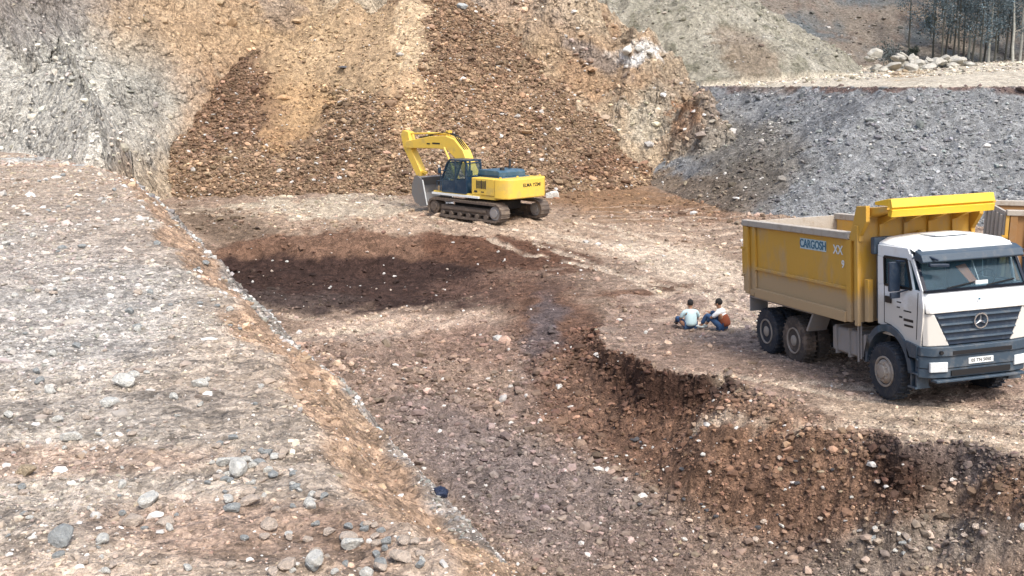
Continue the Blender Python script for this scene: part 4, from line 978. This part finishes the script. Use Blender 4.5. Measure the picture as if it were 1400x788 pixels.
# ================================================================== excavator (x forward, y left, z up)
EH = R_(135.0)
ec = at_z(667, 299.5, 0.0); EZ = 0.0
ef = Vector((math.cos(EH), math.sin(EH), 0)); el = Vector((-math.sin(EH), math.cos(EH), 0))
EX = thing('excavator', 'yellow crawler excavator with blue grey engine cover digging at the foot of the heap', 'excavator', frame((ec[0], ec[1], gz(ec[0], ec[1]) + .02), ef, el))
EX.scale = (.965, .965, .90)
def track(y0, y1):
    T = MB(); prof = []
    R0, Lh = .46, 2.1
    pts = [(-Lh + R0 * math.cos(R_(a)) * 1, R0 + R0 * math.sin(R_(a))) for a in range(90, 271, 15)] + [(Lh + R0 * math.cos(R_(a)), R0 + R0 * math.sin(R_(a))) for a in range(-90, 91, 15)]
    pin = [(-Lh + .36 * math.cos(R_(a)), R0 + .36 * math.sin(R_(a))) for a in range(90, 271, 15)] + [(Lh + .36 * math.cos(R_(a)), R0 + .36 * math.sin(R_(a))) for a in range(-90, 91, 15)]
    n = len(pts)
    for i in range(n):
        j = (i + 1) % n
        T.hexa([(pin[i][0], y0, pin[i][1]), (pin[j][0], y0, pin[j][1]), (pin[j][0], y1, pin[j][1]), (pin[i][0], y1, pin[i][1]), (pts[i][0], y0, pts[i][1]), (pts[j][0], y0, pts[j][1]), (pts[j][0], y1, pts[j][1]), (pts[i][0], y1, pts[i][1])])
    for k in range(22):
        x = -Lh + 2 * Lh * k / 21; T.box(x - .025, x + .025, y0 - .01, y1 + .01, 2 * R0 - .01, 2 * R0 + .04); T.box(x - .025, x + .025, y0 - .01, y1 + .01, -.02, .02)
    for sx in (-1, 1):
        for a in range(-75, 76, 25):
            ca, sa = math.cos(R_(a)), math.sin(R_(a)); p = Vector((sx * (Lh + R0 * ca), y0 - .01, R0 + R0 * sa)); T.bar(p, p + Vector((0, y1 - y0 + .02, 0)), .05, .05)
    tr = T.build('track', M['exs'], EX)
    F = MB(); F.box(-1.7, 1.7, y0 + .12, y1 - .12, .26, .62)
    F.box(-1.5, 1.5, y0 + .04, y1 - .04, .42, .56)
    F.build('track_frame', M['exs'], tr)
    for k in range(6): x = -1.5 + .6 * k; q = MB(); q.cyl((x, y0 + .03, .20), (x, y1 - .03, .20), .13, n=16); q.build('roller', M['exs'], tr)
    for x, rr_ in ((-Lh, .33), (Lh, .33)):
        q = MB(); q.cyl((x, y0 + .05, R0), (x, y1 - .05, R0), rr_, n=24); q.cyl((x, y0 - .01, R0), (x, y1 + .01, R0), .21, n=20); q.build('sprocket' if x < 0 else 'idler', M['tank'] if x < 0 else M['exs'], tr)
track(1.05, 1.62); track(-1.62, -1.05)
q = MB(); q.box(-1.2, 1.2, -1.04, 1.04, .45, .85); q.cyl((0, 0, .85), (0, 0, 1.08), .75, n=32); q.build('undercarriage', M['dark'], EX)
q = MB(); q.box(-2.0, 2.3, -1.45, 1.45, 1.09, 1.28); dk = q.build('deck', M['exy'], EX, bevel=.02)
q = MB(); q.box(-1.0, 2.3, 1.46, 1.56, 1.10, 1.20); q.build('catwalk', M['plate'], EX)
# house with counterweight
q = MB(); q.box(-1.95, -.45, .30, 1.48, 1.285, 2.12); q.box(-1.95, 1.0, -1.48, -.45, 1.285, 2.10); q.box(-1.95, -.45, -.448, .298, 1.285, 2.05); hs = q.build('engine_house', M['exy'], EX, bevel=.04)
q = MB()
for k in range(7): q.box(-1.42, -.82, 1.482, 1.492, 1.62 + k * .055, 1.65 + k * .055)
q.box(-1.44, -1.41, 1.482, 1.50, 1.60, 2.02); q.box(-.83, -.80, 1.482, 1.50, 1.60, 2.02); q.box(-1.15, -1.12, 1.482, 1.50, 1.60, 2.02)
q.box(-1.3, -1.1, 1.482, 1.492, 1.42, 1.47); q.box(-.85, -.65, 1.482, 1.492, 1.40, 1.5)
q.build('side_vent', M['dark'], hs)
q = MB()
pr = [(-1.96, -1.5), (-1.96, 1.5), (-2.45, 1.46), (-2.72, 1.28), (-2.80, .98), (-2.80, -.98), (-2.45, -1.42)]
a = [q.bm.verts.new((x, y, 1.16)) for x, y in pr]; b_ = [q.bm.verts.new((x, y, 2.14)) for x, y in pr]
q.bm.faces.new(a); q.bm.faces.new(b_[::-1])
for i in range(7): q.bm.faces.new((a[i], b_[i], b_[(i + 1) % 7], a[(i + 1) % 7]))
cw = q.build('counterweight', M['exy'], EX, bevel=.07, seg=3)
text('lettering', 'ELMA YZMI', .235, M['black'], cw, (-2.803, -.15, 1.80), (R_(90), 0, R_(-90)), sx=1.0)
q = MB(); q.box(-1.9, .1, -.95, .95, 2.06, 2.16); q.prism([(-1.75, 2.162), (-1.75, 2.40), (-1.6, 2.48), (-.35, 2.48), (-.25, 2.162)], -.80, .92); eh = q.build('engine_cover', M['exh'], EX, bevel=.03)
q = MB(); q.box(-.22, .25, -.9, .3, 2.105, 2.36); q.box(-1.7, -.3, .925, .95, 2.17, 2.24); q.build('cover_box', M['exb'], eh, bevel=.02)
q = MB(); q.cyl((-1.0, -.5, 2.48), (-1.0, -.5, 2.95), .06, n=12); q.cyl((-1.5, .5, 2.48), (-1.5, .5, 2.62), .12, n=12); q.build('exhaust', M['dark'], eh)
q = MB()
for y in (-1.3, .2, 1.3): q.cyl((-2.2, y, 2.14), (-2.2, y, 2.22), .05, n=8)
q.build('lifting_eye', M['exy'], cw)
# cab
cabp = [(.25, 1.285), (.25, 2.80), (.40, 2.92), (1.35, 2.92), (1.58, 2.75), (1.95, 1.95), (1.95, 1.285)]
q = MB()
for y0, y1 in ((.52, .56), (1.44, 1.48)):
    for (p0, p1) in zip(cabp, cabp[1:] + cabp[:1]): q.bar((p0[0], (y0 + y1) / 2, p0[1]), (p1[0], (y0 + y1) / 2, p1[1]), .09, .07)
    q.bar((1.0, (y0 + y1) / 2, 1.3), (1.0, (y0 + y1) / 2, 2.9), .07, .07)
    q.prism([(.28, 1.30), (1.93, 1.30), (1.93, 1.85), (.28, 1.95)], y0 + .005, y1 - .005)
q.box(.22, 1.42, .50, 1.50, 2.88, 2.96); q.box(.24, .29, .56, 1.44, 1.30, 2.1); q.box(1.90, 1.94, .56, 1.44, 1.30, 1.75)
for x, z in ((.25, 2.80), (1.58, 2.75)): q.bar((x, .54, z), (x, 1.46, z), .07)
ecab = q.build('cab', M['exb'], EX, bevel=.01)
q = MB(); q.prism([(.30, 1.96), (.98, 1.93), (.98, 2.86), (.30, 2.80)], 1.455, 1.463); q.prism([(1.02, 1.92), (1.88, 1.88), (1.56, 2.72), (1.34, 2.86), (1.02, 2.86)], 1.455, 1.463)
q.hexa([(1.925, .58, 1.78), (1.935, .58, 1.78), (1.935, 1.42, 1.78), (1.925, 1.42, 1.78), (1.575, .58, 2.72), (1.585, .58, 2.72), (1.585, 1.42, 2.72), (1.575, 1.42, 2.72)]); q.box(.255, .262, .58, 1.42, 2.12, 2.78)
q.build('window', M['glass'], ecab)
q = MB(); q.box(.6, 1.1, .8, 1.25, 1.5, 1.75); q.box(.5, .62, .8, 1.25, 1.6, 2.4); q.build('seat', M['black'], ecab, bevel=.04)
q = MB()
for p0, p1 in (((2.05, 1.5, 1.3), (2.05, 1.5, 2.35)), ((2.05, 1.5, 2.35), (1.6, 1.5, 2.35)), ((2.3, 1.50, 1.29), (2.3, 1.5, 1.8)), ((2.3, 1.5, 1.8), (1.95, 1.5, 1.8))): q.cyl(p0, p1, .025, n=8)
q.box(1.98, 2.04, 1.5, 1.66, 2.2, 2.5); q.build('handrail', M['exb'], ecab)
q = MB(); q.box(1.65, 2.25, -.2, .45, 1.29, 1.75); q.box(1.1, 1.6, -1.4, -.5, 1.285, 1.8); q.build('front_housing', M['exy'], EX, bevel=.03)
q = MB(); q.box(1.75, 2.15, 1.0, 1.4, 1.29, 1.50); q.build('tool_box', M['bed'], EX, bevel=.02)
# boom, stick, bucket in the plane y=-.1
by = -.05
def beam(profile, hw, name, mat, parent, bevel=.02):
    q = MB(); q.prism(profile, by - hw, by + hw); return q.build(name, mat, parent, bevel=bevel)
boom = beam([(.55, 1.45), (.75, 1.30), (1.15, 1.55), (2.05, 2.75), (2.75, 3.22), (3.6, 3.26), (6.1, 3.18), (6.25, 3.38), (6.1, 3.55), (4.2, 3.86), (2.9, 3.95), (2.2, 3.78), (1.55, 3.25)], .27, 'boom', M['exy'], EX, .03)
q = MB()
for s_ in (-1, 1):
    y = by + s_ * .37; q.cyl((1.6, y, 1.45), (2.2, y, 2.35), .11, n=14); q.cyl((2.2, y, 2.35), (2.85, y, 3.35), .055, n=10)
q.build('boom_cylinder', M['exy'], boom)
q = MB(); q.cyl((2.9, by, 4.02), (4.6, by, 4.00), .075, n=14); q.cyl((4.6, by, 4.00), (6.15, by, 3.96), .045, n=10); q.box(2.8, 3.0, by - .12, by + .12, 3.9, 4.2); q.build('stick_cylinder', M['exy'], boom)
q = MB()
for dy in (-.12, 0, .12):
    pp = [(1.2, by + dy, 2.3), (1.6, by + dy, 3.3), (2.3, by + dy, 3.95), (3.0, by + dy, 4.12), (4.2, by + dy, 3.95), (5.2, by + dy, 3.75)]
    for a_, b_ in zip(pp, pp[1:]): q.cyl(a_, b_, .025, n=6)
q.build('hydraulic_hose', M['black'], boom)
q = MB(); q.box(3.3, 3.9, by + .272, by + .278, 3.48, 3.56); q.box(4.1, 4.35, by + .272, by + .278, 3.45, 3.52); q.build('boom_marking', M['black'], boom)
stick = beam([(6.45, 4.12), (6.62, 3.9), (6.42, 3.2), (5.35, 1.75), (5.05, 1.72), (5.0, 1.98), (5.75, 3.1), (6.0, 4.05)], .20, 'stick', M['exy'], EX, .02)
q = MB(); q.cyl((6.45, by, 3.75), (5.95, by, 2.75), .10, n=12); q.cyl((5.95, by, 2.75), (5.55, by, 2.05), .05, n=10); q.bar((5.55, by, 2.05), (5.2, by, 1.65), .12, .12); q.bar((5.5, by, 2.1), (4.75, by, 1.9), .16, .12); q.build('bucket_linkage', M['exy'], stick)
# bucket opens back towards the machine
bp_ = [(5.25, 1.85), (5.55, 1.35), (5.55, .85), (5.2, .42), (4.6, .24), (3.85, .30)]
q = MB(); hw = .82
inn = [(4.92, 1.80), (5.42, 1.32), (5.42, .9), (5.12, .53), (4.57, .34), (3.90, .37)]
for (p0, p1, i0, i1) in zip(bp_, bp_[1:], inn, inn[1:]): q.prism([p0, p1, i1, i0], by - hw, by + hw)
side = bp_ + [(4.5, 1.2), (4.45, 1.75)]
q2 = bmesh.new()
for s_ in (-1, 1): q.prism([(x, z) for x, z in bp_] + [(4.35, 1.70), (4.9, 1.92)], *sorted((by + s_ * hw, by + s_ * (hw + .05))))
bk = q.build('bucket', M['bucket'], EX)
q = MB()
for k in range(5): y = by - .7 + .35 * k; q.hexa([(3.86, y - .07, .28), (3.62, y - .03, .29), (3.62, y + .03, .29), (3.86, y + .07, .28), (3.86, y - .07, .38), (3.62, y - .03, .32), (3.62, y + .03, .32), (3.86, y + .07, .38)])
q.bar((3.9, by - hw - .055, .34), (4.36, by - hw - .055, 1.70), .03, .07); q.bar((3.9, by + hw + .055, .34), (4.36, by + hw + .055, 1.70), .03, .07); q.bar((3.86, by - hw, .33), (3.86, by + hw, .33), .06, .06)
q.build('cutting_edge', M['plate'], bk)

ecab.location = (-.33, 0, 0); boom.scale = (.95, 1, 1.02); boom.location = (.06, 0, 0); stick.scale = (.95, 1, 1.02); stick.location = (.06, 0, 0); bk.scale = (.72, 1, .97); bk.location = (.72, 0, 0)
# ================================================================== people
def skin_body(name, joints, bones, mat, parent=None, root=0, sub=2):
    me = bpy.data.meshes.new(name); me.from_pydata([j[:3] for j in joints], bones, []); me.materials.append(mat)
    o = bpy.data.objects.new(name, me); C.objects.link(o)
    if parent: o.parent = parent
    bpy.context.view_layer.objects.active = o
    sk = o.modifiers.new('skin', 'SKIN'); sk.use_smooth_shade = True
    for i, j in enumerate(joints):
        me.skin_vertices[0].data[i].radius = (j[3], j[4] if len(j) > 4 else j[3])
    me.skin_vertices[0].data[root].use_root = True
    s = o.modifiers.new('sub', 'SUBSURF'); s.levels = sub; s.render_levels = sub
    return o
def ellip(c, rad, name, mat, parent, bump=.0, seed=0):
    v = SV * (1 + bump * fbm(SV[:, 0] + seed, SV[:, 1], SV[:, 2], 3, 3))[:, None] * np.array(rad) + np.array(c)
    me = np_mesh(name, v, SF, None, True); me.materials.append(mat); o = bpy.data.objects.new(name, me); C.objects.link(o); o.parent = parent; return o
def hand(parent_joints, wrist, d, side, joints, bones, wi):
    """palm and five finger chains on the wrist joint wi"""
    d = Vector(d).normalized(); s = Vector(side).normalized(); w = Vector(wrist)
    palm = w + d * .055; joints.append((*palm, .034, .016)); pi_ = len(joints) - 1; bones.append((wi, pi_))
    for k, ln in zip((-1.5, -.5, .5, 1.5), (.065, .08, .085, .072)):
        p = palm + s * (k * .019) + d * .035; q_ = p + d * ln * .55 + Vector((0, 0, -.012)); e = q_ + d * ln * .4 + Vector((0, 0, -.02))
        for v, rr in ((p, .0095), (q_, .0085), (e, .007)): joints.append((*v, rr))
        n = len(joints); bones.extend([(pi_, n - 3), (n - 3, n - 2), (n - 2, n - 1)])
    p = w + d * .03 - s * .035; e = p + d * .035 - s * .02
    joints.append((*p, .011)); joints.append((*e, .009)); n = len(joints); bones.extend([(wi, n - 2), (n - 2, n - 1)])
def person(mw, label, pose):
    P = thing('person', label, 'person', mw)
    if pose == 'back':   # seated, back to the camera, knees up and apart; x = right of the body, y = facing away
        J = [(0, 0, .12, .15, .12), (0, .0, .30, .135, .10), (0, .03, .46, .155, .10), (0, .07, .55, .07), (0, .09, .62, .048), (0, .11, .68, .075, .088), (0, .115, .77, .078, .092),
             (.19, .06, .50, .055), (.27, .14, .30, .042), (.20, .34, .30, .032), (-.19, .06, .50, .055), (-.27, .12, .30, .042), (-.22, .32, .27, .032),
             (.12, .03, .10, .09), (.26, .38, .34, .062), (.20, .62, .07, .042), (.20, .75, .03, .035), (-.12, .03, .10, .09), (-.30, .34, .28, .062), (-.22, .62, .07, .042), (-.22, .75, .03, .035)]
        Bn = [(0, 1), (1, 2), (2, 3), (3, 4), (4, 5), (5, 6), (2, 7), (7, 8), (8, 9), (2, 10), (10, 11), (11, 12), (0, 13), (13, 14), (14, 15), (15, 16), (0, 17), (17, 18), (18, 19), (19, 20)]
        hand(J, J[9][:3], (.0, 1, -.1), (1, 0, 0), J, Bn, 9); hand(J, J[12][:3], (.1, 1, -.1), (-1, 0, 0), J, Bn, 12)
        body = skin_body('body', J, Bn, M['skin'], P)
        skin_body('shirt', [(0, -.005, .08, .20, .16), (0, -.01, .24, .19, .145), (0, .01, .40, .20, .14), (0, .05, .52, .125, .08), (0, .075, .575, .062), (.19, .055, .50, .075), (.275, .13, .32, .06), (-.19, .055, .50, .075), (-.275, .12, .32, .06)],
                  [(0, 1), (1, 2), (2, 3), (3, 4), (3, 5), (5, 6), (3, 7), (7, 8)], M['shirtb'], P)
        q = skin_body('trousers', [(0, .03, .11, .16, .13), (.12, .08, .11, .10), (.26, .38, .345, .075), (.205, .60, .10, .06), (-.12, .08, .11, .10), (-.30, .34, .285, .075), (-.225, .60, .10, .06)],
                      [(0, 1), (1, 2), (2, 3), (0, 4), (4, 5), (5, 6)], M['jean'], P)
        ellip((0, .095, .775), (.088, .100, .10), 'hair', M['hair'], P, .06, 3)
        for x in (.2, -.22): ellip((x, .70, .045), (.05, .13, .045), 'shoe', M['shoe'], P)
        face = (0, .2, .71, 1)
    else:                # sitting side on, facing left of the picture with knees drawn up; x = towards the camera side, y = facing
        J = [(0, 0, .13, .14, .12), (0, .03, .30, .13, .11), (0, .10, .46, .15, .10), (0, .14, .55, .07), (0, .17, .62, .048), (0, .20, .69, .073, .086), (0, .20, .77, .076, .090),
             (.17, .14, .50, .055), (.20, .30, .36, .042), (.10, .46, .42, .032), (-.17, .14, .50, .055), (-.2, .32, .34, .042), (-.10, .46, .38, .032),
             (.11, .05, .10, .09), (.14, .42, .46, .062), (.12, .56, .08, .044), (.12, .68, .035, .035), (-.11, .05, .10, .09), (-.15, .46, .42, .062), (-.14, .62, .08, .044), (-.14, .74, .035, .035)]
        Bn = [(0, 1), (1, 2), (2, 3), (3, 4), (4, 5), (5, 6), (2, 7), (7, 8), (8, 9), (2, 10), (10, 11), (11, 12), (0, 13), (13, 14), (14, 15), (15, 16), (0, 17), (17, 18), (18, 19), (19, 20)]
        hand(J, J[9][:3], (-.2, .6, .3), (1, 0, 0), J, Bn, 9); hand(J, J[12][:3], (.2, .6, .2), (-1, 0, 0), J, Bn, 12)
        body = skin_body('body', J, Bn, M['skin'], P)
        skin_body('shirt', [(0, .04, .34, .145, .125), (0, .09, .46, .175, .12), (0, .13, .55, .12, .08), (0, .155, .585, .06), (.18, .135, .50, .075), (.21, .27, .39, .06), (-.18, .135, .50, .075), (-.21, .29, .37, .06)],
                  [(0, 1), (1, 2), (2, 3), (2, 4), (4, 5), (2, 6), (6, 7)], M['shirtw'], P)
        skin_body('vest', [(0, -.03, .09, .19, .17), (0, -.02, .22, .185, .17), (0, .04, .36, .175, .16), (0, .08, .43, .15, .13)], [(0, 1), (1, 2), (2, 3)], M['vest'], P)
        skin_body('trousers', [(0, .03, .12, .15, .12), (.11, .08, .11, .10), (.14, .42, .46, .078), (.12, .55, .12, .06), (-.11, .08, .11, .10), (-.15, .46, .42, .078), (-.14, .61, .12, .06)],
                  [(0, 1), (1, 2), (2, 3), (0, 4), (4, 5), (5, 6)], M['jean'], P)
        ellip((0, .185, .785), (.088, .102, .105), 'hair', M['hair'], P, .06, 9)
        for x in (.12, -.14): ellip((x, .66, .045), (.05, .13, .045), 'shoe', M['shoe2'], P)
    # face
    hx, hy, hz_ = (0, .11, .70) if pose == 'back' else (0, .20, .71)
    fy = hy + .085
    ellip((hx, fy + .012, hz_ - .005), (.014, .02, .022), 'nose', M['skin'], body); ellip((hx, fy, hz_ - .04), (.026, .01, .008), 'mouth', M['vest'], body)
    for s_ in (-1, 1):
        ellip((hx + s_ * .03, fy + .0, hz_ + .022), (.013, .01, .009), 'eye', M['black'], body); ellip((hx + s_ * .082, hy, hz_ + .01), (.012, .022, .032), 'ear', M['skin'], body)
    return P
def ground_frame(u, v, face_deg, z0=-.55, sc=1.0):
    p = at_z(u, v, z0)
    for _ in range(8): p = at_z(u, v, gz(p[0], p[1]))
    a = R_(face_deg)
    return Matrix.Translation((p[0], p[1], gz(p[0], p[1]) - .005)) @ Matrix.Rotation(a, 4, 'Z') @ Matrix.Scale(sc, 4)
person(ground_frame(944, 450, 8, sc=.96), 'person in a pale blue shirt sitting on the ground with back turned', 'back')
person(ground_frame(990, 451, 58, sc=.98), 'person in white top and blue jeans sitting with knees drawn up', 'side')

# ================================================================== litter
def crumple(name, u, v, wpx, mat, label, cat, squash=.6, seed=1):
    p = on_plat(u, v, -.28); t_ = math.dist((0, 0, CAMZ), p); rad = wpx / 2 / FPX * t_
    vv = SV * (1 + .35 * fbm(SV[:, 0] + seed, SV[:, 1], SV[:, 2], 1.6, 4))[:, None] * np.array([1, .8, squash]) * rad
    me = np_mesh(name, vv, SF, None, False); me.materials.append(mat); o = bpy.data.objects.new(name, me); C.objects.link(o)
    o.location = (p[0], p[1], gz(p[0], p[1]) + rad * squash * .5); return tag(o, label, cat)
crumple('plastic_bag', 600, 679, 24, M['bag'], 'crumpled dark blue bag caught on the crest of the terrace', 'bag', .75, 4)
crumple('plastic_scrap', 512, 577, 16, M['bagp'], 'scrap of pale blue plastic on the gravel crest', 'plastic scrap', .5, 9)

# ================================================================== trees on the slope behind the road
LEAF, lt, lb = newmat('blue_green_leaves'); lb.inputs['Roughness'].default_value = .8
la = lt.nodes.new('ShaderNodeAttribute'); la.attribute_name = 'Col'; lt.links.new(la.outputs['Color'], lb.inputs['Base Color'])
def leaves(name, centres, spread, n, size, base, parent):
    c = centres[rng.integers(0, len(centres), n)] + rng.normal(0, 1, (n, 3)) * spread
    a = rng.normal(0, 1, (n, 3)); a /= np.linalg.norm(a, axis=1)[:, None]; b = np.cross(a, rng.normal(0, 1, (n, 3))); b /= np.linalg.norm(b, axis=1)[:, None]
    s = size * rng.uniform(.5, 1.4, (n, 1))
    v = np.stack([c - a * s, c + b * s * .5, c + a * s, c - b * s * .5], 1).reshape(-1, 3)
    f = np.arange(n * 4).reshape(-1, 4)
    k = np.exp(rng.normal(0, .35, (n, 1))) * np.array(base); k = np.repeat(k, 4, 0)
    me = np_mesh(name, v, f, np.clip(k, 0, 1), False); me.materials.append(LEAF); o = bpy.data.objects.new(name, me); C.objects.link(o); o.parent = parent; return o
tree_labels = {}
def tree(u, y, h, label, pale=False,  dens=1.0, group=None, base=(.085, .12, .14)):  # default leaf base is lightened and blued in place of distance haze
    x = (u - 700) / FPX * y * 1.0; z = gz(x, y)
    T = thing('tree', label, 'tree', Matrix.Translation((x, y, z - .1)), group)
    q = MB(); p = Vector((0, 0, 0)); k = 7; lean = Vector((random.uniform(-.06, .06), random.uniform(-.05, .05), 0)); pts = [p]
    for i in range(k): p = p + Vector((random.uniform(-.07, .07), random.uniform(-.07, .07), 0)) + lean + Vector((0, 0, h / k)); pts.append(p)
    r0 = .13 if pale else .10
    for i in range(k): q.cyl(pts[i], pts[i + 1], r0 * (1 - .8 * i / k), r0 * (1 - .8 * (i + 1) / k), n=8)
    ends = []
    for i in range(14):
        s_ = random.uniform(.22, 1); j = min(int(s_ * k), k - 1); b0 = pts[j].lerp(pts[j + 1], s_ * k - j)
        a = random.uniform(0, 6.28); L = (1.15 - .6 * s_) * random.uniform(.7, 1.5); e = b0 + Vector((math.cos(a) * L, math.sin(a) * L, L * random.uniform(.2, .8)))
        q.cyl(b0, e, .03, .012, n=5); ends += [tuple(e), tuple(b0.lerp(e, .6))]
    q.build('trunk', M['bark'] if pale else M['barkd'], T, smooth=True)
    leaves('crown', np.array(ends), np.array([.35, .35, .4]), int(1700 * dens), .085, base, T)
us = [(1228, 101), (1262, 97), (1283, 103), (1296, 94), (1309, 99), (1322, 105), (1336, 95), (1347, 101), (1358, 96), (1369, 93), (1378, 94), (1389, 99), (1400, 95), (1414, 100), (1270, 108), (1316, 110), (1362, 110), (1396, 108), (1245, 112), (1430, 96), (1340, 115), (1290, 118), (1303, 98), (1330, 98), (1352, 106), (1384, 104), (1273, 93), (1407, 97), (1256, 104), (1326, 92), (1344, 93), (1365, 100), (1393, 93), (1288, 95), (1278, 99), (1314, 94)]
for i, (u, y) in enumerate(us):
    pale = u in (1336, 1369, 1378, 1309, 1400)

    lab = {1369: 'left one of the two white stemmed trees close together behind the road', 1378: 'right one of the two white stemmed trees close together behind the road', 1228: 'leftmost thin tree on the wooded slope', 1336: 'white stemmed tree in the middle of the far wood', 1309: 'white stemmed tree nearest the boulder heap', 1400: 'white stemmed tree at the right edge of the picture'}.get(u, 'slender dark blue green tree in the wood behind the far road')
    if lab.startswith('slender'): lab = 'slender dark tree ' + ('at the front' if y < 97 else 'in the depth' if y > 103 else 'in the middle') + ' of the far wood, ' + ('left side' if u < 1300 else 'centre' if u < 1360 else 'right side')
    tree(u, y, random.uniform(8, 11), lab, pale, 1.1, None if not lab.startswith('slender') else 'far wood trees, ' + lab[18:])
def shrub(u, y, h, label, base, group=None):
    x = (u - 700) / FPX * y; z = gz(x, y); T = thing('shrub', label, 'shrub', Matrix.Translation((x, y, z)), group)
    q = MB(); ends = []
    for i in range(9):
        a = random.uniform(0, 6.28); e = Vector((math.cos(a) * h * .4, math.sin(a) * h * .4, h * random.uniform(.5, 1))); q.cyl((0, 0, -.1), e, .03, .01, n=5); ends += [tuple(e), tuple(e * .6)]
    q.build('stem', M['barkd'], T); leaves('foliage', np.array(ends), np.array([.2, .2, .2]) * h * .8, 700, .09, base, T)
shrub(1209, 90, 2.0, 'dark rounded bush behind the boulder heap', (.045, .06, .06))
for u, y, h in ((1235, 99, .9), (1255, 106, 1.2)):
    shrub(u, y, h, 'low grey green bush on the slope above the boulders', (.08, .10, .075), 'bushes above the boulders')
